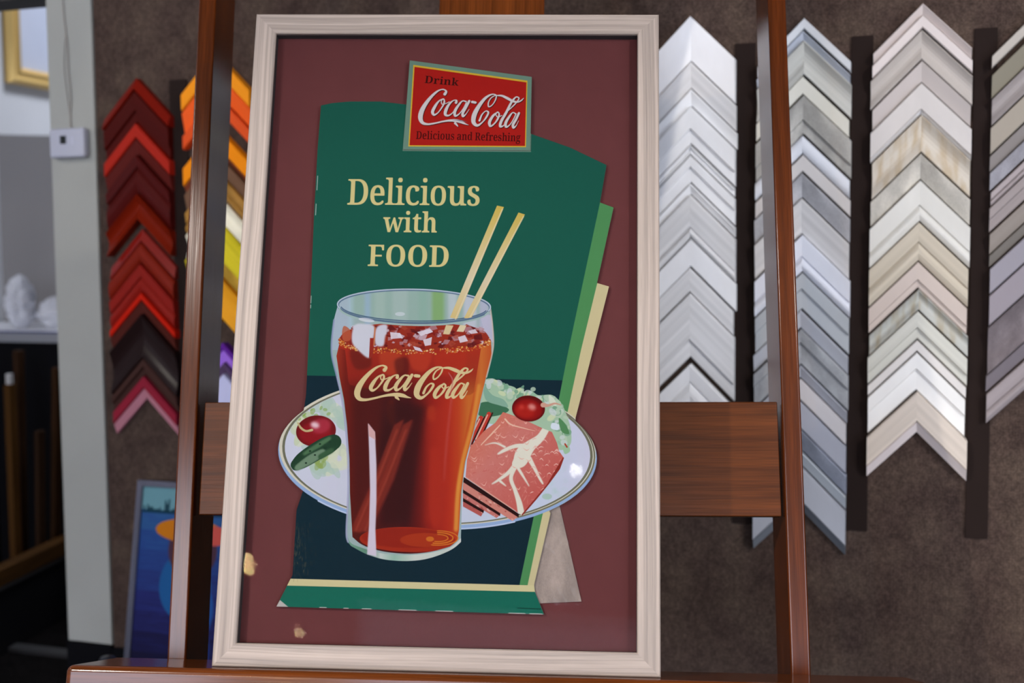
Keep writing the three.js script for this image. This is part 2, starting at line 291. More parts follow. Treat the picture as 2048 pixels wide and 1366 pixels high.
  inside(rim(0.955, -6), () => {
    // salad on the left
    for (const [u, v, a, b, g] of [[605, 838, 30, 16, 0], [660, 822, 34, 20, 1], [640, 905, 44, 28, 0], [668, 918, 40, 30, 2], [655, 935, 34, 14, 1], [690, 830, 22, 30, 1], [600, 862, 12, 30, 2]]) for (let i = 0; i < 12; i++) ell(u + rr(-a, a) * 0.7, v + rr(-b, b) * 0.7, rr(10, 22), rr(6, 14), rr(0, 3), [rgb(196, 208, 172, 0.7), rgb(176, 200, 186, 0.7), rgb(212, 218, 190, 0.7)][(g + (i % 3 ? 0 : 1)) % 3]);
    for (let i = 0; i < 14; i++) ell(rr(632, 652), rr(906, 936), rr(4, 10), rr(3, 6), rr(0, 3), rgb(140, 164, 84, 0.5));
    for (let i = 0; i < 16; i++) ell(rr(590, 660), rr(815, 845), rr(2, 7), rr(2, 5), rr(0, 3), rgb(130, 165, 70, 0.5));
    ell(632, 862, 40, 31, -0.12, rgb(112, 24, 28)); soft(5, () => { ell(630, 866, 32, 22, -0.1, rgb(140, 24, 32)); ell(642, 852, 20, 15, -0.3, rgb(170, 50, 66, 0.9)); ell(630, 850, 9, 6, 0.3, rgb(232, 200, 206)); });
    brush([[596, 846, 3], [602, 856, 4], [612, 862, 4], [624, 860, 5]], rgb(196, 178, 128));
    brush([[592, 930, 22], [606, 920, 32], [634, 902, 36], [656, 890, 36], [668, 884, 30]], rgb(36, 66, 46)); soft(3, () => { brush([[594, 936, 8], [622, 918, 13], [646, 904, 9]], rgb(112, 140, 112)); brush([[608, 908, 4], [636, 891, 6], [660, 876, 4]], rgb(78, 114, 80)); brush([[640, 914, 6], [664, 900, 6]], rgb(58, 92, 62)); }); for (const [u, v] of [[612, 926], [630, 910], [650, 896], [660, 884], [640, 888], [620, 902]]) ell(u, v, 2.2, 1.6, 0, rgb(26, 48, 34));
    // lettuce on the right
  });
  const ruffle = (pts, r, f, n) => { for (let i = 0; i < n; i++) { const [a, b] = pts[Math.floor(rnd() * pts.length)]; ell(a + rr(-r, r), b + rr(-r, r), rr(3, 10), rr(2, 7), rr(0, 3.1), f[Math.floor(rnd() * f.length)]); } };
  const leaf = [rgb(150, 186, 158, 0.85), rgb(184, 206, 178, 0.85), rgb(204, 216, 172, 0.85), rgb(122, 166, 136, 0.85), rgb(198, 210, 205, 0.85)];
  blob([[966, 762], [985, 757], [1006, 768], [1030, 775], [1040, 788], [1062, 782], [1076, 790], [1104, 790], [1122, 806], [1134, 832], [1142, 862], [1140, 890], [1120, 900], [1060, 850], [1000, 850], [950, 836], [958, 800]], rgb(166, 196, 166));
  ruffle([[970, 770], [990, 768], [1010, 780], [1025, 790], [1040, 785], [1060, 786], [1078, 800], [1100, 800], [1115, 815], [1125, 835], [1118, 850], [1110, 830], [1132, 860], [1126, 880]], 8, leaf, 120);
  blob([[962, 806], [985, 804], [1008, 812], [1018, 820], [1000, 830], [960, 832], [954, 820]], rgb(62, 112, 82));
  blob([[968, 772], [985, 790], [1008, 800], [1016, 814], [996, 810], [972, 800]], rgb(132, 172, 150)); blob([[1118, 836], [1132, 850], [1138, 868], [1124, 864]], rgb(84, 138, 88)); blob([[1098, 790], [1110, 800], [1112, 812], [1100, 806]], rgb(214, 222, 200)); blob([[1104, 846], [1118, 850], [1116, 860], [1102, 856]], rgb(216, 226, 236));
  for (let i = 0; i < 30; i++) ell(rr(1082, 1135), rr(905, 1015), rr(3, 10), rr(2, 6), rr(0, 3), rgb(176, 204, 200, 0.16));
  ell(1094, 993, 10, 6, 0, rgb(150, 190, 150, 0.5));
  // ham slices
  const pink = rgb(206, 108, 98);
  for (const [dark, light, k] of [[[[926, 994], [968, 1020], [967, 1026], [926, 1003]], [[926, 1001], [967, 1024], [962, 1033], [926, 1013]], 2], [[[926, 976], [1001, 1025], [1000, 1032], [926, 986]], [[926, 984], [1000, 1030], [993, 1036], [926, 996]], 1], [[[926, 953], [1038, 1028], [1037, 1035], [926, 964]], [[926, 961], [1036, 1034], [1025, 1042], [926, 979]], 0]]) {
    fill(light, k === 0 ? rgb(206, 132, 118) : k === 1 ? rgb(196, 116, 108) : rgb(180, 90, 84));
    inside(light, () => { for (let i = 0; i < 60; i++) { const u = rr(926, 1036), v = 962 + (u - 926) * 0.66 + rr(-8, 40); ell(u, v, rr(1, 4), rr(1, 2), 0.6, i % 2 ? rgb(232, 190, 176, 0.6) : rgb(140, 50, 48, 0.5)); } });
    fill(dark, rgb(44, 20, 20));
  }
  for (const [u, v] of [[948, 850], [962, 842], [978, 834]]) { line([[u, v - 6], [u - 24, v + 48]], rgb(190, 60, 48), 9); line([[u + 7, v - 8], [u - 18, v + 46]], rgb(60, 28, 26), 3); line([[u - 3, v - 4], [u - 26, v + 44]], rgb(222, 180, 160), 2.5); }
  const ham = [[1006, 824], [1018, 828], [1050, 840], [1088, 858], [1104, 864], [1114, 886], [1118, 902], [1128, 916], [1120, 938], [1098, 968], [1072, 1000], [1045, 1031], [1030, 1022], [984, 992], [931, 955], [934, 920], [941, 893], [968, 862], [990, 846]];
  fill(ham, grad(940, 860, 1100, 1000, [[0, rgb(208, 116, 92)], [0.35, rgb(204, 122, 112)], [1, rgb(192, 88, 80)]]));
  inside(ham, () => {
    for (let i = 0; i < 620; i++) { const u = rr(930, 1130), v = rr(825, 1030), a = rr(0, 6.28), l = rr(2, 9); line([[u, v], [u + l * Math.cos(a), v + l * Math.sin(a)]], i % 2 ? rgb(232, 166, 152, 0.4) : rgb(178, 70, 66, 0.28), rr(0.6, 1.6)); }
    const fat = rgb(226, 222, 204);
    soft(1.5, () => { brush([[1092, 858, 12], [1080, 876, 14], [1060, 892, 20], [1046, 908, 28], [1040, 922, 24], [1030, 928, 10]], fat); brush([[1056, 892, 8], [1032, 892, 6], [1010, 900, 5], [996, 908, 2]], fat); brush([[1034, 924, 7], [1018, 944, 6], [1000, 958, 4], [984, 968, 1.5]], fat);
    brush([[1032, 930, 7], [1022, 956, 6], [1030, 980, 6], [1038, 1004, 9], [1042, 1024, 11]], fat); brush([[1058, 916, 8], [1070, 938, 5], [1080, 958, 3], [1086, 968, 1.5]], fat); brush([[1036, 936, 4], [1046, 952, 3], [1058, 972, 1.5]], fat); brush([[1010, 894, 3], [990, 886, 2], [970, 890, 1]], fat); brush([[1000, 962, 3], [1012, 972, 1]], fat); });
    brush([[1010, 838, 3], [1020, 848, 3], [1046, 856, 2], [1070, 862, 1]], rgb(232, 190, 164, 0.8)); brush([[1000, 850, 2], [985, 866, 3], [962, 890, 2]], rgb(232, 186, 160, 0.8));
    for (let i = 0; i < 26; i++) { const u = rr(1060, 1120), v = rr(872, 990), d = rr(5, 14); brush([[u, v, 0.6], [u + d * 0.5, v - d * 0.3, 1.6], [u + d, v + rr(-3, 3), 0.6]], rgb(232, 184, 170, 0.5)); }
    for (let i = 0; i < 30; i++) { const u = rr(940, 1060), v = rr(840, 980), d = rr(5, 14); brush([[u, v, 0.6], [u + d * 0.6, v + d * 0.4, 1.6], [u + d, v + rr(-4, 4), 0.6]], rgb(234, 180, 160, 0.45)); }
    line([[1128, 918], [1096, 972], [1047, 1030]], rgb(140, 46, 38), 7); line([[931, 955], [1030, 1022]], rgb(222, 170, 150), 3);
  });
  blob([[1126, 892], [1136, 890], [1140, 902], [1130, 908]], rgb(160, 196, 160)); line([[1130, 888], [1134, 894]], rgb(170, 60, 40), 3);
  // radish on the right
  ell(1057, 817, 33, 26, 0.08, rgb(92, 16, 18)); soft(5, () => { ell(1056, 819, 29, 21, 0.1, rgb(146, 20, 19)); ell(1050, 822, 20, 13, 0.1, rgb(176, 36, 28, 0.8)); ell(1064, 814, 8, 6, 0.4, rgb(226, 150, 140, 0.9)); ell(1043, 814, 5, 4, 0, rgb(206, 70, 58, 0.8)); });
  brush([[1086, 810, 10], [1096, 811, 5], [1110, 807, 3.5], [1122, 810, 1.5]], rgb(206, 158, 138));

  // drinking glass
  const glassL = [[675, 613], [668, 640], [663, 689], [664, 712], [674, 754], [684, 799], [691, 849], [696, 918], [696.5, 986], [693, 1072], [696, 1084]];
  const glassB = [[702, 1092], [733, 1108], [767, 1118.5], [815, 1122], [852, 1118], [884, 1108], [908, 1096], [922, 1084]];
  const glassR = [[922, 1072], [925, 986], [932, 924], [949, 862], [963, 800], [973, 754], [983, 714], [987, 689], [985, 650], [981, 618]];
  const outline = [...spline(glassL, 6), ...spline(glassB, 6), ...spline(glassR, 6)];
  fill(outline, rgb(158, 178, 176));
  ell(828, 614, 153, 34, 0.02, rgb(150, 178, 168));
  inside(outline.concat(ell(828, 614, 153, 34, 0.02, null, 0, -3.1416)), () => {
    fill([[660, 580], [700, 580], [705, 700], [660, 700]], rgb(172, 186, 206, 0.7));
    soft(5, () => { for (const [u, w, a] of [[702, 10, rgb(168, 196, 206, 0.6)], [735, 12, rgb(150, 178, 204, 0.7)], [760, 20, rgb(166, 190, 180, 0.6)], [800, 30, rgb(168, 188, 182, 0.7)], [846, 18, rgb(140, 176, 160, 0.7)], [876, 24, rgb(126, 168, 96, 0.75)], [905, 18, rgb(190, 200, 206, 0.8)], [940, 26, rgb(196, 200, 214, 0.8)], [968, 18, rgb(182, 182, 206, 0.8)]]) fill([[u - w / 2, 575], [u + w / 2, 575], [u + w / 2, 668], [u - w / 2, 668]], a); });
    fill([[960, 630], [990, 630], [990, 690], [970, 670]], rgb(188, 186, 206, 0.9)); ell(800, 628, 10, 4, 0, rgb(214, 220, 228, 0.6));
  });
  // the drink
  const drink = [...spline([[680, 682], [702, 694], [744, 699], [789, 704], [839, 703], [901, 697], [963, 687], [982, 681]], 6), [983, 712], [972, 754], [961, 800], [947, 862], [930, 924], [922, 986], [918, 1060], [914, 1082], ...spline([[900, 1093], [868, 1102], [830, 1107], [790, 1106], [750, 1099], [722, 1088], [705, 1074]], 5), [700, 986], [699, 918], [694, 849], [688, 799], [679, 754], [673, 712]];
  const surface = [...spline([[676, 680], [690, 664], [740, 650], [830, 646], [920, 650], [968, 662], [982, 681]], 6), ...spline([[963, 689], [901, 699], [839, 705], [789, 705], [744, 700], [702, 695], [680, 684]], 6)];
  fill(surface, rgb(150, 48, 34));
  fill(drink, grad(672, 900, 985, 900, [[0, rgb(138, 44, 34)], [0.06, rgb(104, 30, 24)], [0.14, rgb(86, 28, 24)], [0.34, rgb(74, 26, 26)], [0.46, rgb(70, 24, 26)], [0.54, rgb(104, 28, 26)], [0.62, rgb(150, 36, 28)], [0.72, rgb(176, 48, 32)], [0.78, rgb(186, 66, 34)], [0.84, rgb(196, 104, 44)], [1, rgb(196, 100, 46)]]));
  inside(drink, () => {
    fill([[660, 690], [1000, 690], [990, 758], [940, 790], [840, 800], [700, 770]], grad(830, 690, 830, 810, [[0, rgb(168, 46, 32, 0.95)], [0.5, rgb(152, 40, 30, 0.85)], [1, rgb(110, 32, 28, 0)]]));
    fill([[655, 690], [690, 700], [712, 900], [708, 1090], [690, 1090]], grad(664, 850, 716, 850, [[0, rgb(170, 60, 40, 0.9)], [0.45, rgb(112, 32, 26, 0.9)], [1, rgb(90, 26, 24, 0)]]));
    soft(4, () => { for (const [pts, f] of [[[[760, 705], [800, 708], [806, 742], [770, 748]], rgb(182, 66, 40, 0.7)], [[[818, 708], [862, 706], [850, 742], [826, 738]], rgb(186, 62, 38, 0.7)], [[[790, 720], [815, 716], [812, 760], [798, 756]], rgb(70, 24, 24, 0.6)], [[[700, 700], [738, 708], [742, 732], [712, 738]], rgb(96, 30, 26, 0.7)], [[[870, 712], [930, 704], [924, 742], [880, 748]], rgb(176, 50, 32, 0.6)], [[[776, 805], [786, 802], [788, 850], [778, 846]], rgb(170, 56, 34, 0.6)], [[[856, 815], [868, 812], [870, 842], [858, 840]], rgb(176, 60, 34, 0.6)]]) blob(pts, f); });
    fill([[963, 690], [990, 690], [930, 925], [925, 1090], [905, 1090], [908, 985], [922, 910], [945, 800]], grad(905, 850, 985, 850, [[0, rgb(186, 58, 30, 0.1)], [0.45, rgb(190, 70, 34, 0.7)], [0.7, rgb(206, 120, 52, 0.85)], [1, rgb(190, 80, 40, 0.9)]]));
    soft(3, () => { brush([[958, 770, 6], [944, 850, 7], [926, 920, 7], [916, 985, 8], [912, 1060, 8]], rgb(222, 152, 62, 0.55)); brush([[912, 735, 2], [900, 820, 3], [892, 900, 3], [888, 960, 2]], rgb(204, 130, 140, 0.5)); brush([[870, 900, 20], [872, 1000, 26], [872, 1050, 16]], rgb(170, 44, 30, 0.22)); });
    soft(9, () => { fill([[772, 800], [850, 812], [838, 900], [820, 1046], [764, 1050], [756, 900]], rgb(58, 22, 24, 0.8)); fill([[708, 780], [736, 800], [732, 960], [712, 1040], [706, 900]], rgb(78, 26, 24, 0.7)); fill([[856, 830], [904, 800], [892, 1040], [850, 1048]], rgb(172, 46, 32, 0.45)); });
    soft(2.5, () => { for (const d of [0, 18]) { fill([[788 + d, 850], [808 + d, 838], [770 + d, 960], [722 + d, 1066], [700 + d, 1062], [750 + d, 950]], rgb(136, 48, 38, 0.75)); line([[794 + d, 860], [756 + d, 956], [712 + d, 1060]], rgb(158, 64, 48, 0.7), 4); line([[808 + d, 846], [770 + d, 960], [724 + d, 1062]], rgb(84, 28, 28, 0.9), 2.5); } });
  });
  ell(815, 1079, 96, 25, 0.02, rgb(160, 46, 28)); ell(812, 1076, 88, 20, 0.02, rgb(146, 38, 26)); ell(850, 1080, 50, 14, 0, rgb(176, 62, 30, 0.7));
  for (const [r, w] of [[30, 2.5], [20, 2], [40, 2]]) line(ell(876, 1076, r, r * 0.36, 0, null, -1.6, 1.9), rgb(216, 128, 44, 0.85), w);
  ell(860, 1078, 8, 5, 0, rgb(210, 120, 40, 0.8));
  inside(outline, () => { const bot = [[694, 1072], [702, 1086], [722, 1095], [760, 1106], [815, 1110], [868, 1104], [905, 1092], [922, 1076], [925, 1130], [690, 1130]]; fill(spline(bot.slice(0, 8), 6).concat([[930, 1130], [690, 1130]]), grad(693, 1090, 922, 1090, [[0, rgb(120, 162, 138)], [0.2, rgb(96, 140, 116)], [0.3, rgb(196, 206, 198)], [0.42, rgb(150, 186, 168)], [0.6, rgb(206, 212, 202)], [0.85, rgb(196, 206, 196)], [1, rgb(212, 214, 210)]])); });
  line(spline(glassL.slice(1), 6), rgb(150, 154, 190, 0.75), 4); line(spline(glassR.slice(5), 6), rgb(206, 190, 176, 0.8), 3); line(spline(glassL.slice(4), 6), rgb(214, 206, 216, 0.4), 1.5);
  // froth and ice
  for (let i = 0; i < 330; i++) { const t = rnd(), a = Math.PI * t, u = 829 + 150 * Math.cos(a), v = 681 + 22 * Math.sin(a) + rr(-5, 6); ell(u, v, rr(0.8, 2.4), rr(0.8, 2), 0, [rgb(204, 116, 44, 0.9), rgb(224, 164, 84, 0.9), rgb(176, 66, 34, 0.9), rgb(236, 206, 150, 0.8)][i % 4]); }
  for (let i = 0; i < 150; i++) { const u = rr(700, 972), v = 675 + rr(-22, 18); const s = rr(3, 11), a = rr(0, 6.28), pts = [0, 1, 2, 3].map((k) => [u + s * Math.cos(a + k * 1.57 + rr(-0.4, 0.4)), v + s * 0.7 * Math.sin(a + k * 1.57 + rr(-0.4, 0.4))]); fill(pts, [rgb(122, 30, 28, 0.8), rgb(206, 196, 210, 0.75), rgb(150, 50, 40, 0.8), rgb(186, 164, 178, 0.6), rgb(92, 24, 26, 0.8), rgb(172, 76, 56, 0.6)][i % 6]); }
  for (const pts of [[[780, 664], [800, 666], [806, 676], [782, 678]], [[846, 680], [864, 674], [862, 690], [850, 692]], [[916, 674], [930, 670], [936, 682], [920, 686]], [[834, 664], [860, 658], [866, 664], [842, 672]], [[936, 662], [950, 658], [956, 666], [942, 668]], [[826, 692], [840, 696], [846, 704], [830, 700]]]) fill(pts, rgb(222, 216, 226, 0.9));
  soft(2.5, () => { blob([[710, 650], [730, 648], [748, 652], [744, 690], [738, 716], [716, 700], [704, 684]], rgb(206, 208, 218)); blob([[754, 654], [774, 650], [770, 676], [766, 692], [752, 690]], rgb(204, 204, 216)); });
  fill([[740, 676], [748, 676], [746, 712], [738, 716]], rgb(150, 46, 36)); line([[750, 655], [748, 690]], rgb(196, 120, 80), 2.5);
  blob([[688, 652], [700, 660], [700, 680], [688, 682], [684, 668]], rgb(186, 92, 62, 0.8));
  // rim
  line(ell(828, 613, 152, 33, 0.02, null), rgb(92, 116, 140), 4); line(ell(828, 611.5, 153, 33, 0.02, null, 2.9, 6.5), rgb(186, 200, 214), 2.6); line(ell(828, 617, 150, 33, 0.02, null, 0.15, 3.0), rgb(160, 186, 180), 4); line(ell(828, 613, 147, 29, 0.02, null, 0.2, 3.0), rgb(70, 96, 124), 2);
  ell(733, 640, 16, 4, 0.15, rgb(220, 222, 230, 0.7));
  // straws
  const straw = (pts) => { fill(pts, grad(pts[0][0], pts[0][1], pts[3][0], pts[3][1], [[0, rgb(206, 180, 84)], [0.3, rgb(214, 194, 130)], [0.65, rgb(218, 204, 170)], [1, rgb(214, 190, 126)]])); line([[pts[1][0] - 3, pts[1][1] + 4], [pts[2][0] - 3, pts[2][1]]], rgb(226, 214, 176, 0.7), 3); };
  straw([[994, 411], [1008, 414], [914, 638], [900, 635]]); straw([[1037, 425], [1050, 429], [942, 637], [928, 636]]);
  fill([[892, 650], [907, 651], [898.5, 669], [886, 668]], rgb(216, 196, 150)); fill([[920, 650], [933, 651], [927, 664], [913, 663]], rgb(220, 206, 168));
  line(ell(828, 613, 152, 33, 0.02, null, 0.4, 1.4), rgb(92, 116, 140), 4);
  // the light streak printed on the glass
  soft(1.5, () => fill([[736, 846], [750, 864], [753, 930], [753, 1000], [751, 1060], [753, 1113], [734, 1109], [738, 1050], [740, 980], [738, 900]], rgb(212, 202, 216)));
  fill([[736, 847], [750, 864], [751, 880], [738, 872]], rgb(214, 170, 168));

  // the script name, drawn with a broad pen: once on the glass, once on the sign
  const SCRIPT = [
    [[682, 556, 40], [700, 524, 26], [668, 498, 16], [612, 508, 20], [540, 562, 34], [456, 660, 48], [396, 766, 62], [380, 850, 60], [404, 908, 42], [462, 928, 28], [560, 916, 22], [660, 894, 22], [750, 882, 30], [830, 886, 40], [890, 902, 36], [930, 922, 20], [978, 938, 4]],
    [[810, 915, 30], [838, 946, 14], [846, 958, 4]],
    [[662, 612, 12], [612, 640, 20], [556, 716, 38], [530, 782, 38], [548, 812, 26], [590, 792, 16], [640, 730, 18], [676, 656, 22], [668, 616, 14], [640, 640, 12], [650, 680, 12], [700, 670, 10], [740, 650, 10]],
    [[822, 662, 34], [826, 634, 20], [796, 632, 14], [740, 676, 28], [696, 756, 42], [690, 810, 34], [722, 822, 22], [770, 796, 14], [806, 750, 8]],
    [[948, 648, 18], [904, 640, 16], [852, 694, 30], [806, 776, 38], [812, 824, 28], [852, 808, 16], [912, 734, 14], [950, 660, 14]],
    [[986, 640, 30], [946, 716, 34], [904, 796, 34], [908, 830, 26], [940, 808, 14], [986, 742, 6]],
    [[1022, 652, 32], [1062, 660, 32]],
    [[1318, 566, 12], [1256, 604, 14], [1222, 668, 16], [1228, 712, 16], [1268, 692, 14], [1314, 618, 16], [1318, 570, 16], [1270, 558, 18], [1196, 596, 34], [1108, 700, 50], [1046, 822, 62], [1040, 906, 52], [1082, 944, 34], [1146, 906, 18], [1204, 830, 24], [1222, 780, 22], [1196, 764, 14], [1146, 806, 18], [1112, 884, 26]],
    [[1330, 572, 14], [1390, 576, 26], [1460, 608, 36], [1530, 644, 30], [1590, 652, 20], [1636, 630, 16], [1662, 602, 4]],
    [[1340, 776, 14], [1280, 826, 32], [1236, 908, 38], [1246, 952, 26], [1290, 928, 18], [1340, 860, 24], [1356, 800, 18], [1336, 776, 12], [1316, 810, 12], [1340, 840, 12], [1390, 820, 10]],
    [[1420, 800, 10], [1500, 730, 16], [1566, 664, 16], [1602, 606, 16], [1572, 590, 16], [1518, 644, 28], [1446, 780, 34], [1376, 908, 36], [1370, 956, 30], [1404, 950, 16], [1440, 910, 8]],
    [[1562, 800, 16], [1528, 784, 14], [1480, 838, 28], [1436, 922, 36], [1444, 962, 26], [1484, 940, 14], [1534, 868, 14], [1566, 800, 14]],
    [[1602, 790, 28], [1566, 868, 32], [1528, 938, 34], [1534, 972, 26], [1566, 948, 12], [1598, 886, 6]],
  ];
  const onSign = (x, y) => [780 + x / 6.209, 100 + y / 6.209];
  const onGlass = (x, y) => { const gx = 675 + (x - 345) * 0.727, gy = 696 + ((y - 490) - 0.066 * (x - 345)) * 0.62; return [540 + gx / 4.017, 560 + gy / 4.017]; };
  for (const s of SCRIPT) brush(s, rgb(214, 194, 142), onGlass, 0.80 / 4.017);
  brush([[897, 745, 2], [905, 760, 3], [900, 790, 2]], rgb(190, 110, 110, 0.25));

  // the sign
  const sign = [[820, 121], [1065, 154], [1062, 304], [805, 302]];
  fill(sign, rgb(108, 140, 122)); fill([[827, 131], [1055, 162.5], [1052, 295.5], [817, 294]], rgb(214, 176, 54)); fill([[829.5, 135], [1053, 166], [1050, 293], [819.5, 291.5]], rgb(170, 30, 25));
  for (const s of SCRIPT) brush(s, rgb(60, 16, 14, 0.85), (x, y) => onSign(x + 6, y + 8), 1.06 / 6.209);
  for (const s of SCRIPT) brush(s, rgb(212, 206, 204), onSign, 1 / 6.209);
  words('Drink', sb, 849, 167, 917, 173, 16.5, rgb(56, 16, 14)); words('Delicious and Refreshing', sb, 832, 279, 1041, 284, 17.5, rgb(70, 14, 14));
  for (const d of [0, 4, 8]) brush([[905 + d, 241, 0.6], [916 + d, 242, 0.9], [928 + d, 246, 0.5]], rgb(120, 120, 140, 0.8));
  return cv;
}
{
  const t = new THREE.CanvasTexture(paintPrint()); t.colorSpace = THREE.SRGBColorSpace; t.magFilter = THREE.LinearFilter;
  const print = phys({ map: t, color: new THREE.Color(0.48, 0.48, 0.48), roughness: 0.7, specularIntensity: 0.05 }), edge = std({ color: col(150, 138, 120, 0.87), roughness: 0.9 });
  const ad = onEasel(thing('advertising_display', 'die-cut cardboard advertisement of a cola glass and ham plate inside the frame', 'advertisement'));
  const cut = (pts, z0, thick) => {
    const g = new THREE.ExtrudeGeometry(new THREE.Shape(pts.map(([u, v]) => new THREE.Vector2(...trace(u, v)))), { depth: thick, bevelEnabled: false });
    g.translate(0, 0, z0); const p = g.attributes.position, uv = new Float32Array(p.count * 2);
    for (let i = 0; i < p.count; i++) { uv[i * 2] = (p.getX(i) - PRINT.x0) * PRINT.s / PRINT.w; uv[i * 2 + 1] = 1 - (PRINT.y1 - p.getY(i)) * PRINT.s / PRINT.h; }
    g.setAttribute('uv', new THREE.BufferAttribute(uv, 2)); return g;
  };
  part('printed_card', cut(CARD, -0.0155, 0.0025), [print, edge], ad);
  const s = part('sign_panel', cut([[820, 122], [1063.5, 155], [1060.5, 302], [806.5, 300]], -0.0129, 0.002), [print, edge], ad); s.userData.label = 'red name sign with green border';
  const flap = part('support_flap', cut([[1108, 985], [1119, 1010], [1163, 1203], [1074, 1207], [1040, 1185], [1040, 985]], -0.0183, 0.0016), std({ color: col(152, 138, 130, 1.25), map: rep(mottle, 6, 6), roughness: 0.9 }), ad); flap.userData.label = 'grey cardboard easel back in a clear sleeve';
  // crinkled clear sleeve over the flap
  const a = trace(1066, 1000), b = trace(1166, 1211), W = b[0] - a[0], H = a[1] - b[1], pg = new THREE.PlaneGeometry(W, H, 24, 36), q = pg.attributes.position;
  for (let i = 0; i < q.count; i++) { const x = q.getX(i) / W + 0.5, y = q.getY(i) / H + 0.5; const w = trace(1122 + (1 - y) * 0 - 60 + x * 60 + (1 - y) * 46, 1000 + (1 - y) * 211); q.setXYZ(i, w[0], w[1], -0.0163 + 0.0011 * (vnoise(x * 0.9, y * 0.9, 5, 111) - 0.5) + 0.0007 * (vnoise(x * 0.9, y * 0.9, 12, 112) - 0.5)); }
  pg.computeVertexNormals();
  part('clear_sleeve', pg, phys({ color: 0xffffff, transmission: 1, thickness: 0, roughness: 0.08, ior: 1.4, specularIntensity: 0.15 }), ad).castShadow = false;
}

// ---------------------------------------------------------------- moulding corner samples on the display wall
// one sample: two rails mitred at the apex, cut upright at the ends; origin at the apex on the wall
const HALF = 0.083;
const texFor = { plain: [plainTex, 4, 4], grain: [fineGrain, 8, 1.6], mottle: [mottle, 7, 7], patina: [patina, 6, 6] };
const sampleMats = {};
function sampleMat(rgbArr, tex, gloss, k = 1) {
  const key = rgbArr.join() + tex + gloss + k; if (sampleMats[key]) return sampleMats[key];
  const [t, u, v] = texFor[tex], lift = tex === 'plain' ? 1.4 : 1.5;
  const c = col(...rgbArr, FACTOR / lift / k); const m = gloss ? phys({ color: c, map: rep(t, u, v), roughness: 0.4, clearcoat: gloss > 1 ? 1 : 0.15, clearcoatRoughness: 0.12, specularIntensity: 0.08 }) : phys({ color: c, map: rep(t, u, v), roughness: 0.6, specularIntensity: 0.15 });
  return (sampleMats[key] = m);
}
function profile(kind, S, h, step) {           // [distance down from the outer edge, height off the wall]
  const e = Math.min(0.0022, S * 0.12), pts = [];
  const add = (s, z) => pts.push([s, z]);
  if (kind === 'flat') { add(0, h - e); add(e, h); add(S - e, h); add(S, h - e); }
  else if (kind === 'slope') { add(0, h - e); add(e, h); add(S - e, h * 0.62); add(S, h * 0.58); }
  else if (kind === 'rise') { add(0, h * 0.6); add(e, h * 0.66); add(S - e, h); add(S, h - e); }
  else if (kind === 'scoop') { add(0, h - e); add(e, h); for (let i = 1; i <= 6; i++) { const t = i / 7; add(e + (S - 2 * e) * t, h - h * 0.42 * Math.sin(Math.PI * t)); } add(S - e, h * 0.93); add(S, h * 0.88); }
  else if (kind === 'round') { for (let i = 0; i <= 8; i++) { const t = i / 8; add(S * (0.5 - 0.5 * Math.cos(Math.PI * t)), h * 0.62 + h * 0.38 * Math.sin(Math.PI * t)); } }
  else if (kind === 'step') { const q = step * S; add(0, h - e); add(e, h); add(q - e, h * 0.96); add(q, h * 0.72); add(S - e, h * 0.68); add(S, h * 0.62); }
  else if (kind === 'bead') { const q = step * S; add(0, h - e); add(e, h); add(q, h * 0.88); add(q + 0.0008, h * 0.7); const w = S - q - 0.0008; for (let i = 0; i <= 5; i++) { const t = i / 5; add(q + 0.0008 + w * t, h * 0.72 + h * 0.24 * Math.sin(Math.PI * t)); } }
  const out = []; for (const p of pts) if (!out.length || p[0] > out.at(-1)[0] + 1e-6) out.push(p);
  return [[0, 0.0006], ...out, [S, 0.0006]];
}
function armGeo(section, side, half) {
  const pts = side > 0 ? section : [...section].reverse();
  return sweep(pts, ([s, z], e) => [side * half * e, -s - half * e, z], ([s, z], e) => [s * 0.707 + z * 0.3 + (side > 0 ? 0 : 0.31), e * half * 1.414]);
}
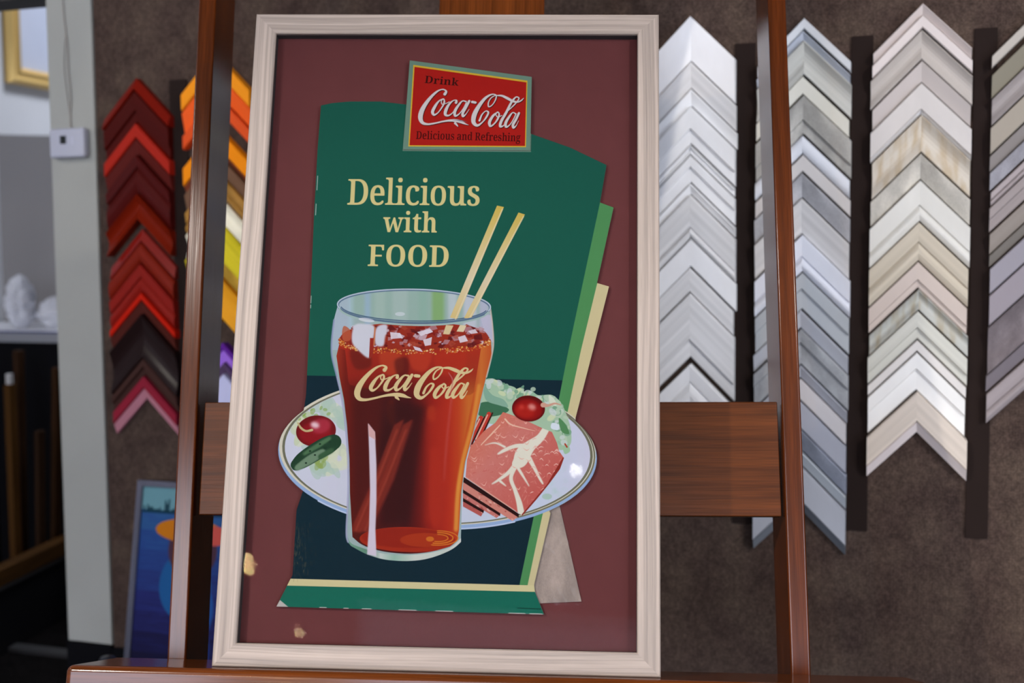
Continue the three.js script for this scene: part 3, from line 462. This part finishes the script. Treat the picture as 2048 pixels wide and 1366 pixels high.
const COLUMNS = [
  { x: -0.8547, name: 'red', k: 0.56, where: 'the red column', y: [1.3916, 1.3637, 1.3185, 1.2937, 1.2603, 1.2246, 1.2061, 1.1595, 1.1399, 1.0833, 1.0647, 1.0341, 0.9881, 0.9695, 0.9244, 0.9057, 0.877, 0.7785, 0.7397, 0.7107, 0.6862],
    s: [[0, 1, 'dark red', [128, 26, 15], 'rise', 'plain', 1, 30], [1, 3, 'deep maroon', [80, 14, 8], 'step', 'grain', 1, 24, 0.64], [3, 4, 'bright scarlet', [178, 40, 26], 'flat', 'plain', 1, 26], [4, 5, 'muted wine-red', [104, 36, 32], 'slope', 'grain', 0, 24], [5, 8, 'dark oxblood', [84, 20, 18], 'bead', 'grain', 1, 28, 0.3], [8, 9, 'red-brown', [130, 32, 12], 'scoop', 'grain', 1, 30], [10, 11, 'glossy red', [140, 26, 18], 'rise', 'plain', 2, 20], [11, 12, 'brick red', [142, 38, 22], 'round', 'grain', 1, 24], [12, 14, 'ribbed red', [150, 34, 26], 'bead', 'plain', 1, 26, 0.45], [14, 15, 'vivid red', [205, 30, 8], 'flat', 'plain', 0, 26], [15, 16, 'brownish maroon', [98, 44, 37], 'slope', 'grain', 0, 24], [16, 17, 'black-brown', [40, 26, 26], 'scoop', 'grain', 1, 30], [17, 18, 'dark walnut', [72, 46, 41], 'step', 'grain', 0, 26, 0.55], [18, 20, 'crimson and pink', [146, 34, 54], 'two', 'plain', 0, 24, 0.53, [200, 134, 148]]] },
  { x: -0.6525, name: 'orange', k: 0.74, where: 'the orange column', y: [1.4338, 1.395, 1.3473, 1.3139, 1.2779, 1.2338, 1.2203, 1.1805, 1.1324, 1.079, 0.9961, 0.9574, 0.8699, 0.8173, 0.797, 0.7731, 0.7493, 0.7334, 0.6763],
    s: [[0, 1, 'amber yellow', [236, 142, 26], 'flat', 'plain', 0, 26], [1, 2, 'orange-red', [234, 92, 34], 'slope', 'plain', 0, 26], [2, 3, 'burnt orange', [210, 78, 32], 'flat', 'plain', 0, 22], [4, 6, 'bright orange with a brown lip', [240, 134, 14], 'two', 'plain', 0, 26, 0.72, [128, 66, 44]], [6, 7, 'grey-brown', [118, 88, 68], 'slope', 'grain', 0, 24], [7, 8, 'antique gold', [180, 134, 66], 'bead', 'mottle', 1, 26, 0.5], [8, 9, 'pale cream', [232, 226, 204], 'scoop', 'plain', 0, 24], [9, 10, 'lemon yellow', [232, 208, 46], 'scoop', 'grain', 0, 28], [10, 11, 'dull gold', [210, 170, 66], 'slope', 'mottle', 0, 24], [11, 12, 'marigold', [234, 160, 36], 'scoop', 'plain', 0, 28], [13, 15, 'purple with a lilac lip', [92, 34, 142], 'two', 'plain', 1, 24, 0.36, [168, 116, 226]], [15, 16, 'dusky violet', [96, 76, 106], 'slope', 'grain', 0, 22], [16, 18, 'pale lavender', [192, 194, 226], 'flat', 'plain', 0, 24]] },
  { x: -0.245, name: 'hidden', k: 0.9, grey: 0.2, where: 'the column behind the framed advertisement', y: [1.43, 1.372, 1.328, 1.262, 1.218, 1.16, 1.104, 1.052, 0.985, 0.93, 0.868, 0.806, 0.742],
    s: [[0, 1, 'chalk white', [208, 210, 214], 'flat', 'plain', 0, 22], [1, 2, 'pearl grey', [190, 193, 200], 'slope', 'plain', 0, 27], [2, 3, 'cool ivory', [206, 206, 200], 'scoop', 'plain', 0, 24], [3, 4, 'pale mist-grey', [186, 190, 198], 'flat', 'plain', 0, 29], [4, 5, 'soft linen white', [206, 204, 202], 'slope', 'plain', 0, 26], [5, 6, 'frosted blue-grey', [178, 186, 202], 'step', 'plain', 0, 23, 0.6], [6, 7, 'bone white', [204, 202, 198], 'flat', 'plain', 0, 28], [7, 8, 'light ash-grey', [182, 184, 188], 'scoop', 'plain', 0, 25], [8, 9, 'milk white', [212, 213, 216], 'slope', 'plain', 0, 22], [9, 10, 'pale stone', [192, 190, 188], 'flat', 'plain', 0, 27], [10, 11, 'cloud grey', [184, 188, 196], 'step', 'plain', 0, 24, 0.6], [11, 12, 'snow white', [214, 216, 220], 'slope', 'plain', 0, 29]] },
  { x: 0.3612, name: 'white', k: 1.1, grey: 0.35, where: 'the white column', y: [1.4373, 1.3545, 1.3051, 1.273, 1.228, 1.2022, 1.1828, 1.131, 1.1097, 1.0456, 1.027, 0.9737, 0.926, 0.8347, 0.8035, 0.7921, 0.7685, 0.7419, 0.7096],
    s: [[0, 1, 'wide plain white', [206, 208, 208], 'slope', 'plain', 0, 30], [1, 2, 'soft white', [206, 208, 206], 'slope', 'grain', 0, 24], [2, 3, 'narrow cool white', [212, 214, 220], 'slope', 'plain', 0, 22], [3, 5, 'ivory white', [208, 212, 202], 'step', 'plain', 0, 28, 0.62], [5, 6, 'thin grey-white', [200, 202, 206], 'scoop', 'plain', 0, 22], [6, 7, 'stepped white', [210, 212, 216], 'step', 'plain', 0, 24, 0.45], [7, 8, 'thin bluish white', [218, 224, 240], 'slope', 'plain', 0, 22], [8, 10, 'warm white with a cream bead', [212, 211, 209], 'bead', 'grain', 0, 26, 0.74], [10, 11, 'flat mint-white', [206, 212, 211], 'flat', 'plain', 0, 22], [11, 12, 'pale pinkish white', [214, 210, 211], 'flat', 'grain', 0, 20], [12, 14, 'wide whitewashed', [211, 211, 214], 'step', 'grain', 0, 24, 0.74], [15, 18, 'ridged pinkish white', [214, 206, 206], 'bead', 'plain', 0, 24, 0.4]] },
  { x: 0.5657, name: 'silver', k: 0.7, grey: 0.35, where: 'the silver column', y: [1.4202, 1.3982, 1.3805, 1.3176, 1.283, 1.2357, 1.2125, 1.1767, 1.1444, 1.0985, 1.0326, 0.9928, 0.9637, 0.9346, 0.8954, 0.8607, 0.835, 0.7937, 0.7689, 0.7286, 0.6762, 0.6365, 0.6097, 0.5449, 0.5254],
    s: [[0, 1, 'narrow pale blue-grey', [198, 204, 213], 'flat', 'plain', 0, 26], [1, 2, 'narrow steel-blue', [172, 182, 202], 'slope', 'plain', 0, 22], [2, 3, 'champagne silver', [192, 194, 189], 'scoop', 'grain', 0, 28], [3, 4, 'flat cream', [208, 206, 192], 'flat', 'plain', 0, 22], [4, 6, 'brushed silver-grey', [180, 181, 179], 'step', 'mottle', 0, 26, 0.66], [6, 7, 'cool white rounded', [208, 213, 226], 'round', 'plain', 0, 22], [7, 8, 'pinkish grey', [197, 191, 191], 'flat', 'plain', 0, 22], [8, 9, 'streaked silver', [182, 186, 198], 'slope', 'mottle', 0, 24], [9, 10, 'distressed white', [210, 210, 213], 'slope', 'grain', 0, 26], [10, 12, 'bluish white with a dark groove', [212, 217, 232], 'bead', 'plain', 0, 28, 0.58], [12, 14, 'blue-grey stepped', [168, 175, 184], 'step', 'plain', 0, 26, 0.46], [14, 15, 'slate-edged grey', [172, 176, 188], 'slope', 'plain', 0, 22], [15, 17, 'wide smoky blue', [166, 173, 184], 'step', 'mottle', 0, 26, 0.4], [17, 18, 'thin dove grey', [160, 164, 178], 'slope', 'plain', 0, 20], [18, 19, 'light taupe-grey', [190, 186, 188], 'flat', 'plain', 0, 24], [19, 20, 'lavender grey', [156, 160, 176], 'flat', 'plain', 0, 22], [20, 21, 'speckled denim-blue', [146, 158, 186], 'slope', 'mottle', 0, 24], [21, 22, 'thin pewter', [174, 184, 194], 'slope', 'plain', 0, 22], [22, 24, 'grey with a dark slate lip', [160, 164, 176], 'two', 'plain', 0, 24, 0.77, [104, 110, 122]]] },
  { x: 0.7681, name: 'cream', k: 0.76, grey: 0.35, where: 'the cream column', y: [1.4313, 1.4112, 1.3864, 1.3331, 1.2948, 1.2391, 1.1723, 1.1253, 1.079, 1.0519, 1.0176, 0.9956, 0.9824, 0.9481, 0.9339, 0.895, 0.8604, 0.8435, 0.8213, 0.7919, 0.7517, 0.6952, 0.6754],
    s: [[0, 1, 'narrow pinkish beige', [196, 182, 177], 'slope', 'plain', 0, 26], [1, 2, 'narrow blush-beige', [200, 188, 184], 'flat', 'plain', 0, 28], [2, 3, 'smooth taupe', [170, 160, 153], 'scoop', 'plain', 0, 24], [3, 4, 'rosy taupe', [180, 168, 163], 'slope', 'plain', 0, 24], [4, 5, 'putty with a white lip', [190, 183, 179], 'two', 'plain', 0, 26, 0.88, [226, 227, 234]], [5, 6, 'antiqued tan and cream', [198, 186, 168], 'scoop', 'patina', 0, 28], [6, 7, 'flat ivory', [198, 194, 184], 'slope', 'mottle', 0, 26], [7, 9, 'layered ivory and grey', [200, 198, 190], 'bead', 'plain', 0, 26, 0.6], [9, 12, 'pale oak with an olive bead', [196, 182, 158], 'bead', 'grain', 0, 26, 0.5], [12, 14, 'salmon-beige', [190, 172, 160], 'step', 'plain', 0, 24, 0.72], [14, 15, 'rusted silver', [176, 178, 172], 'scoop', 'patina', 0, 22], [15, 17, 'pale sage', [196, 198, 186], 'step', 'grain', 0, 26, 0.62], [17, 18, 'narrow shell-pink', [200, 195, 190], 'flat', 'plain', 0, 22], [18, 20, 'white and lavender stepped', [214, 214, 212], 'step', 'plain', 0, 26, 0.45], [20, 22, 'pale maple with a pink lip', [204, 190, 176], 'two', 'grain', 0, 30, 0.72, [208, 194, 192]]] },
  { x: 0.9664, name: 'grey', k: 0.72, grey: 0.35, where: 'the rightmost taupe column', y: [1.4189, 1.3953, 1.386, 1.3438, 1.2963, 1.2479, 1.218, 1.1839, 1.1565, 1.1342, 1.1118, 1.074, 1.0507, 1.004, 0.9484, 0.8638, 0.8323, 0.7778],
    s: [[0, 1, 'narrow beige', [174, 165, 155], 'flat', 'plain', 0, 26], [2, 3, 'olive', [128, 121, 100], 'slope', 'plain', 0, 24], [3, 4, 'pinkish grey', [160, 150, 150], 'scoop', 'grain', 0, 24], [4, 5, 'khaki tan', [156, 144, 127], 'flat', 'plain', 0, 24], [5, 6, 'taupe', [134, 125, 121], 'slope', 'plain', 0, 22], [6, 7, 'weathered blue-silver', [162, 163, 178], 'slope', 'mottle', 0, 24], [7, 8, 'ribbed rose-grey', [164, 150, 150], 'bead', 'plain', 0, 22, 0.5], [8, 10, 'ridged mauve-brown', [158, 145, 144], 'step', 'grain', 0, 24, 0.5], [10, 11, 'sandy grey', [150, 138, 128], 'slope', 'grain', 0, 22], [11, 12, 'dark olive-grey', [118, 112, 103], 'slope', 'plain', 0, 20], [12, 13, 'lilac grey', [144, 138, 150], 'flat', 'plain', 0, 24], [13, 14, 'dusty mauve', [144, 134, 144], 'flat', 'plain', 0, 22], [14, 15, 'wide dark mauve', [126, 114, 123], 'scoop', 'mottle', 0, 26], [15, 16, 'plum-grey', [116, 106, 114], 'slope', 'plain', 0, 22], [16, 17, 'rose-taupe grooved', [160, 146, 151], 'bead', 'grain', 0, 24, 0.55]] },
];
const ORD = ['topmost', 'second', 'third', 'fourth', 'fifth', 'sixth', 'seventh', 'eighth', 'ninth', 'tenth', 'eleventh', 'twelfth', 'thirteenth', 'fourteenth', 'fifteenth', 'sixteenth', 'seventeenth', 'eighteenth', 'lowest'];
for (const C of COLUMNS) C.s.forEach(([i, j, hue, rgbA, kind, tex, gloss, mm, step, rgbB], k) => {
  const yT = C.y[i] - 0.0006, S = C.y[i] - C.y[j] - 0.0032, h = mm / 1000, half = HALF + rr(-0.0018, 0.0018);
  const ord = k === 0 ? 'topmost' : k === C.s.length - 1 ? 'lowest' : ORD[k] + ' from the top';
  const g = thing('moulding_sample', `${hue} moulding corner, ${ord} in ${C.where}`, 'moulding sample', `moulding corners of the ${C.name} column`);
  g.position.set(C.x + rr(-0.0012, 0.0012), yT, 0);
  const pr = kind === 'two' ? profile('flat', S * step, h) : profile(kind, S, h, step), tone = (q) => { const L = 0.3 * q[0] + 0.59 * q[1] + 0.11 * q[2], d = C.grey ?? 0; return [q[0] + (L * 1.01 - q[0]) * d, q[1] + (L - q[1]) * d, q[2] + (L * 0.965 - q[2]) * d].map(Math.round); }, m = sampleMat(tone(rgbA), tex, gloss, C.k);
  for (const side of [-1, 1]) {
    const rail = part('rail', armGeo(pr, side, half), m, g);
    if (kind === 'two') { const lip = part('lip', armGeo(profile('slope', S * (1 - step) - 0.0003, h * 0.86), side, half), sampleMat(tone(rgbB), 'plain', 0, C.k), rail); lip.position.y = -S * step - 0.0003; }
  }
});
for (const [x, a] of [[-0.758, 'between the red and orange columns'], [0.4595, 'between the white and silver columns'], [0.667, 'between the silver and cream columns'], [0.8725, 'between the cream and taupe columns']]) {
  const s = part(numbered('hanging_strip'), planarUV(new RoundedBoxGeometry(x < 0 ? 0.044 : 0.0375, 0.896, 0.005, 2, 0.001), 4, 4), M.strip, scene);
  s.position.set(x, 0.937, 0.0026); tag(s, `narrow black-brown fabric strip ${a} of mouldings`, 'fabric strip', 'dark strips between the moulding columns');
}

// ---------------------------------------------------------------- white post: thermostat and its wire
{
  const t = thing('thermostat', 'small white thermostat with a black screen on the white post', 'thermostat');
  t.position.set(-1.036, 1.2575, 0.0055);
  part('body', new RoundedBoxGeometry(0.094, 0.066, 0.022, 4, 0.007).translate(0, 0, 0.0112), std({ color: col(186, 189, 204, 1.2), roughness: 0.5 }), t);
  part('screen', box(-0.016, 0.000, -0.002, 0.016, 0.0221, 0.0228), std({ color: col(14, 22, 22, 1), roughness: 0.25 }), t);
  part('button', box(0.015, 0.019, -0.004, 0.014, 0.0221, 0.0232), std({ color: col(172, 175, 190, 0.87), roughness: 0.5 }), t);
  const w = thing('thermostat_wire', 'thin grey twin wire running down the white post', 'wire'), wm = std({ color: col(140, 136, 130, 0.87), roughness: 0.7 });
  part('strand', tube([[-1.046, 2.73, 0.0072], [-1.047, 1.70, 0.0072], [-1.048, 1.56, 0.0072], [-1.040, 1.47, 0.0072], [-1.040, 1.42, 0.0072], [-1.035, 1.36, 0.0072], [-1.039, 1.32, 0.0072], [-1.036, 1.286, 0.0085]], 0.0017, 60, 6), wm, w);
  part('strand', tube([[-1.044, 1.50, 0.0069], [-1.051, 1.43, 0.0069], [-1.047, 1.38, 0.0069], [-1.043, 1.345, 0.0069], [-1.040, 1.315, 0.0071], [-1.038, 1.286, 0.0085]], 0.0010, 40, 6), wm, w);
}

// ---------------------------------------------------------------- small painting leaning on the wall behind the easel
{
  const W = 0.30, H = 0.515, g = thing('painting', 'blue painting of a swimmer in an orange cap, leaning on the wall', 'painting');
  g.position.set(-0.724, 0.0005, 0.122); g.rotation.set(-0.178, 0, 0);
  frameRails(g, W, H, [[0, -0.018], [0, -0.001], [0.001, 0], [0.013, 0], [0.014, -0.001], [0.014, -0.018]], std({ color: col(96, 98, 114, 0.7), map: rep(mottle, 1, 1), roughness: 0.35, metalness: 0.5 }));
  const cv = document.createElement('canvas'); cv.width = 544; cv.height = 974; const c = cv.getContext('2d');
  c.fillStyle = 'rgb(110,158,168)'; c.fillRect(0, 0, 544, 110);
  const stripes = ['rgb(50,92,146)', 'rgb(44,76,140)', 'rgb(42,68,132)', 'rgb(42,58,120)', 'rgb(40,46,108)', 'rgb(36,38,90)', 'rgb(30,30,72)', 'rgb(27,26,58)', 'rgb(25,23,48)', 'rgb(22,21,42)'];
  for (let i = 0; i < 10; i++) { c.fillStyle = stripes[i]; c.fillRect(0, 100 + i * 88, 544, 90); }
  for (let i = 0; i < 700; i++) { const y = rr(105, 974), k = stripes[Math.min(9, Math.max(0, Math.floor((y - 100) / 88) + (rnd() < 0.5 ? -1 : 1)))]; c.fillStyle = k; c.globalAlpha = 0.4; c.fillRect(rr(-40, 544), y, rr(30, 160), rr(3, 9)); }
  c.globalAlpha = 1; c.fillStyle = 'rgb(20,56,70)'; for (let x = 10; x < 540; x += 9) { const h = 8 + 26 * rnd() + (x > 110 && x < 140 ? 30 : 0) + (x > 270 && x < 300 ? 70 * (1 - Math.abs(x - 285) / 20) : 0); c.fillRect(x, 112 - h, 8, h); }
  c.fillRect(0, 106, 544, 8);
  c.fillStyle = 'rgb(34,92,150)'; c.beginPath(); c.ellipse(250, 420, 130, 150, 0, 0, 7); c.fill(); c.fillStyle = 'rgb(36,84,156)'; c.beginPath(); c.ellipse(300, 560, 90, 160, 0.3, 0, 7); c.fill(); c.fillStyle = 'rgb(30,60,130)'; c.beginPath(); c.ellipse(330, 740, 60, 170, 0.1, 0, 7); c.fill();
  c.fillStyle = 'rgb(78,52,66)'; c.beginPath(); c.ellipse(275, 262, 122, 128, 0, 0, 7); c.fill();
  c.fillStyle = 'rgb(206,122,26)'; c.beginPath(); c.ellipse(250, 182, 168, 52, 0, 0, 7); c.fill(); c.fillStyle = 'rgb(214,96,34)'; c.beginPath(); c.ellipse(290, 172, 100, 30, 0, 0, 7); c.fill(); c.fillStyle = 'rgb(208,88,78)'; c.beginPath(); c.ellipse(370, 196, 90, 42, 0, 0, 7); c.fill();
  const t = new THREE.CanvasTexture(cv); t.colorSpace = THREE.SRGBColorSpace; t.magFilter = THREE.LinearFilter;
  const geo = new THREE.PlaneGeometry(W - 0.026, H - 0.026).translate(0, H / 2, -0.006);
  part('canvas', geo, phys({ specularIntensity: 0.12, map: t, color: new THREE.Color(0.8, 0.8, 0.8), roughness: 0.6 }), g);
  part('backing', box(-W / 2 + 0.013, W / 2 - 0.013, 0.013, H - 0.013, -0.016, -0.0065), std({ color: col(120, 100, 80, 1), roughness: 0.9 }), g);
}

// ---------------------------------------------------------------- workshop corner seen past the post
{
  const gold = std({ color: col(226, 190, 118, 0.85), roughness: 0.36, metalness: 0.7 });
  const g = thing('gold_picture_frame', 'gilded picture frame hanging on the white side wall', 'picture frame');
  g.position.set(XL + 0.002, 1.612, -1.57); g.rotation.y = Math.PI / 2;
  frameRails(g, 0.80, 0.9, [[0, 0], [0, 0.02], [0.012, 0.036], [0.026, 0.030], [0.04, 0.038], [0.054, 0.026], [0.06, 0.012], [0.06, 0]], gold);
  part('picture', box(-0.345, 0.345, 0.055, 0.845, 0.002, 0.008), std({ color: col(182, 188, 204, 0.87), map: plainTex, roughness: 0.7 }), g);
}
{
  const t = thing('work_table', 'grey-edged worktable with blue top sheet in the corner past the white post', 'table');
  const grey = std({ color: col(112, 114, 120, 0.8), roughness: 0.5 });
  part('table_top', box(-2.248, -1.16, 0.748, 0.776, -1.95, -0.70), grey, t);
  part('cutting_mat', box(-2.24, -1.165, 0.7761, 0.7815, -1.94, -0.7005), std({ color: col(22, 34, 92, 1), roughness: 0.6 }), t);
  for (const [x, z] of [[-1.21, -0.76], [-1.21, -1.88], [-2.2, -1.88], [-2.2, -0.76]]) part('leg', box(x - 0.03, x + 0.03, 0, 0.7479, z - 0.03, z + 0.03), M.blackMetal, t);
  part('front_panel', box(-2.24, -1.245, 0.02, 0.7478, -0.745, -0.735), M.black, t);
}
{
  const p = part('white_paper', box(-2.235, -1.17, 0.7817, 0.7832, -1.62, -0.715), std({ color: col(222, 224, 230, 0.87), roughness: 0.8 }), scene);
  tag(p, 'white paper sheet covering the worktable', 'paper');
  // grey sheet standing curved behind the table
  const pts = []; for (let i = 0; i <= 20; i++) { const a = i / 20, x = -2.23 + 0.62 * a; pts.push([x, -1.10 - 0.14 * Math.sin(Math.min(1, a * 1.15) * Math.PI) + (a > 0.3 ? 0.5 * (a - 0.3) ** 2 : 0)]); }
  const sh = new THREE.Shape(); pts.forEach(([x, z], i) => (i ? sh.lineTo(x, -z) : sh.moveTo(x, -z))); [...pts].reverse().forEach(([x, z]) => sh.lineTo(x, -z + 0.004));
  const geo = new THREE.ExtrudeGeometry(sh, { depth: 0.643, bevelEnabled: false }).rotateX(-Math.PI / 2).translate(0, 0.7834, 0);
  const s = part('grey_sheet', geo, std({ color: col(140, 137, 137, 1.5), roughness: 0.5 }), scene); tag(s, 'bent grey sheet standing upright on the worktable', 'sheet');
  const plastic = phys({ color: col(214, 216, 222, 0.87), roughness: 0.25, transmission: 0.35, thickness: 0, ior: 1.45 });
  const bag = (x, z, w, h, d, label, k) => {
    const b = new THREE.IcosahedronGeometry(1, 12), q = b.attributes.position;
    for (let i = 0; i < q.count; i++) { const X = q.getX(i), Y = q.getY(i), Z = q.getZ(i), u = Math.atan2(X, Z) / 6.2832 + 0.5, v = (Y + 1) / 2; const r = 0.72 + 0.5 * (fbm(u, v, 5, 200 + k, 4) - 0.5) + 0.35 * Math.abs(vnoise(u, v, 9, 210 + k) - 0.5), taper = 1 - 0.35 * Math.max(0, Y); q.setXYZ(i, X * r * w * taper, Math.max(-0.95, Y) * (0.8 + 0.25 * r) * h, Z * r * d * taper); }
    b.computeVertexNormals(); b.computeBoundingBox(); b.translate(0, -b.boundingBox.min.y, 0);
    const m = part(numbered('plastic_bag'), b, plastic, scene); m.position.set(x, 0.7834, z); tag(m, label, 'plastic bag');
  };
  bag(-1.925, -0.83, 0.06, 0.085, 0.07, 'tall crumpled clear plastic bag at the left edge of the worktable', 1);
  bag(-1.785, -0.82, 0.065, 0.05, 0.06, 'low crumpled clear plastic bag on the worktable beside the post', 2);
}
{
  // rack of upright moulding lengths along the side wall
  const r = thing('moulding_rack', 'low wooden rack with a front rail holding upright moulding lengths', 'rack');
  const rw = phys({ specularIntensity: 0.1,  color: col(98, 66, 30, 1.5), map: grainOak, roughness: 0.6 });
  const rail = part('front_rail', board(0.04, 0.045, 0.74, 0.004, 'z'), rw, r); rail.position.set(-1.459, 0.2, -0.31); rail.rotation.y = 0.19;
  const kick = part('kick_panel', box(-0.012, 0.012, 0, 0.165, -0.37, 0.37), phys({ specularIntensity: 0.1, color: col(20, 19, 22, 1.5), roughness: 0.7 }), r); kick.position.set(-1.461, 0.001, -0.31); kick.rotation.y = 0.19;
  const edge = part('edge_strip', box(-0.015, 0.016, 0.166, 0.1755, -0.37, 0.37), std({ color: col(66, 62, 62, 1.5), roughness: 0.6 }), r); edge.position.set(-1.459, 0.001, -0.31); edge.rotation.y = 0.19;
  part('shelf', box(-2.24, -1.70, 0, 0.05, -0.66, 0.10), M.black, r);
  part('back_panel', box(-2.245, -2.23, 0.0501, 0.70, -0.66, 0.10), M.black, r);
  const tones = [[112, 76, 36], [70, 48, 32], [84, 56, 34], [50, 34, 24], [100, 84, 70], [78, 52, 34], [42, 30, 24]];
  const L = [[-1.640, -0.45, 0.60, 0.020, 0, 0], [-1.575, -0.47, 0.47, 0.014, 1, 0.03], [-1.715, -0.40, 0.66, 0.018, 3, -0.02], [-1.600, -0.56, 0.64, 0.016, 2, 0.05], [-1.680, -0.52, 0.69, 0.018, 5, 0.02], [-1.572, -0.62, 0.66, 0.022, 4, 0.02], [-1.76, -0.5, 0.68, 0.02, 6, 0]];
  const words = ['light oak moulding length with a silver tip', 'short dark brown moulding length beside the silver-tipped one', 'very dark moulding length furthest left', 'mid-brown moulding length leaning right', 'tall reddish brown moulding length', 'grey-brown moulding length nearest the post', 'black-brown moulding length at the back'];
  L.forEach(([x, z, h, w, k, lean], i) => {
    const g = thing('moulding_length', words[i] + ' in the rack', 'moulding length', 'moulding lengths standing in the rack'); g.position.set(x, 0.0502, z); g.rotation.z = -lean;
    part('body', board(w, h, 0.03, 0.003, 'y', 0, h / 2, 0), phys({ specularIntensity: 0.1, color: col(...tones[k], 1.6), map: grainOak, roughness: 0.6 }), g);
    if (i === 0) part('tip', board(0.014, 0.03, 0.016, 0.002, 'y', 0, h + 0.015, 0), std({ color: col(150, 150, 150, 0.87), roughness: 0.4 }), g);
  });
  struct('trim_2', box(-2.2, -1.12, 0, 0.010, -0.20, -0.16), std({ color: col(30, 29, 31, 1.8), roughness: 0.7 }));
}
// two round-topped posts low beside the easel
for (const [x, z, y, r, rgbA, label] of [[-0.76, 0.3, 0.205, 0.017, [22, 26, 34], 'black round-topped post behind the left end of the easel ledge'], [0.722, 0.3, 0.318, 0.0165, [30, 36, 66], 'dark blue round-topped post at the bottom right']]) {
  const p = thing('short_post', label, 'post'); p.position.set(x, 0, z);
  const m = std({ color: col(...rgbA, 0.8), roughness: 0.3 });
  part('stem', new THREE.LatheGeometry([[0, 0.002], [r * 1.8, 0.002], [r * 1.8, 0.012], [r * 0.8, 0.02], [r * 0.8, y - 0.03]].map((q) => new THREE.Vector2(...q)), 24), m, p);
  part('cap', new THREE.LatheGeometry([[0, y - 0.03], [r, y - 0.03], [r, y - 0.008], [r * 0.8, y - 0.002], [0, y]].map((q) => new THREE.Vector2(...q)), 24), m, p);
}

// ---------------------------------------------------------------- lamps of the shop (behind and above the photographer)
function trackHead(p, aim, label) {
  const g = thing('track_spotlight', label, 'spotlight', 'track spotlights'); g.position.set(...p);
  const d = new THREE.Vector3(...aim).sub(new THREE.Vector3(...p)).normalize(); const q = new THREE.Quaternion().setFromUnitVectors(new THREE.Vector3(0, 0, 1), d);
  const can = part('housing', new THREE.LatheGeometry([[0, -0.14], [0.03, -0.14], [0.042, -0.11], [0.045, 0], [0.041, 0], [0.038, -0.02], [0, -0.022]].map((v) => new THREE.Vector2(...v)), 32).rotateX(Math.PI / 2), M.blackMetal, g); can.quaternion.copy(q);
  const glow = part('lamp', new THREE.CircleGeometry(0.030, 32).translate(0, 0, -0.018), std({ color: 0x000000, emissive: new THREE.Color(1, 0.93, 0.84), emissiveIntensity: 400 }), g); glow.quaternion.copy(q);
  part('stem', new THREE.CylinderGeometry(0.008, 0.008, CEIL - p[1] - 0.05, 12).translate(0, (CEIL - p[1] - 0.05) / 2 + 0.05, 0).translate(-d.x * 0.08, 0, -d.z * 0.08), M.blackMetal, g);
  return { g, d };
}
for (const { p, aim, cd, cone, label, soft = 1.6 } of SPOTS) {
  const { d } = trackHead(p, aim, label);
  const l = new THREE.SpotLight(new THREE.Color(1, 0.92, 0.83), cd, 0, cone * RAD, 0.6, 2); l.name = 'track_lamp';
  l.position.set(p[0] + d.x * 0.01, p[1] + d.y * 0.01, p[2] + d.z * 0.01); l.target.position.set(...aim); l.castShadow = true; l.shadow.radius = soft; scene.add(l, l.target);
}
{
  const g = thing('ceiling_panel', 'square white ceiling light panel above the worktable corner', 'ceiling light'); g.position.set(-0.9, CEIL - 0.03, -1.7);
  part('frame', mergeGeometries([box(-0.32, 0.32, 0, 0.03, -0.32, -0.3), box(-0.32, 0.32, 0, 0.03, 0.3, 0.32), box(-0.32, -0.3, 0, 0.03, -0.3, 0.3), box(0.3, 0.32, 0, 0.03, -0.3, 0.3)]), M.white, g);
  part('diffuser', box(-0.3, 0.3, 0.006, 0.02, -0.3, 0.3), std({ color: col(230, 230, 230, 1), emissive: new THREE.Color(0.9, 0.95, 1.05), emissiveIntensity: 2 }), g);
  const l = new THREE.RectAreaLight(new THREE.Color(0.9, 0.95, 1.08), 46, 0.58, 0.58); l.position.set(-0.9, CEIL - 0.032, -1.7); l.lookAt(-0.9, 0, -1.7); l.name = 'panel_light'; scene.add(l);
}
trackHead([1.66, 2.418, 5.0], [0.4, 0.75, 0.75], 'black track spotlight near the shop window on the right');
for (const [x, y, z, s, k, label] of [[0.028, 1.764, 5.0, 0.034, 300, 'warm pendant bulb hanging near the shop window, the higher one'], [0.296, 1.464, 5.0, 0.016, 110, 'small warm pendant bulb hanging near the shop window, the lower one']]) {
  const g = thing('pendant_lamp', label, 'lamp', 'pendant bulbs'); g.position.set(x, y, z);
  part('cord', new THREE.CylinderGeometry(0.003, 0.003, CEIL - y - 0.09, 8).translate(0, (CEIL - y - 0.09) / 2 + 0.09, 0), M.blackMetal, g);
  part('socket', new THREE.CylinderGeometry(0.012, 0.016, 0.045, 16).translate(0, 0.07 + s * 0.3, 0), M.blackMetal, g);
  part('bulb', new THREE.LatheGeometry([[0, -s * 1.15], [s * 0.7, -s * 0.9], [s, -s * 0.2], [s * 0.75, s * 0.6], [s * 0.36, s * 1.3], [s * 0.3, s * 1.7], [0, s * 1.7]].map((v) => new THREE.Vector2(...v)), 24), std({ color: 0x000000, emissive: new THREE.Color(1, 0.62, 0.30), emissiveIntensity: k }), g);
  const l = new THREE.PointLight(new THREE.Color(1, 0.72, 0.42), 0.6); l.position.set(x, y, z); l.castShadow = true; l.name = 'pendant_light'; scene.add(l);
}

renderer.render(scene, camera);
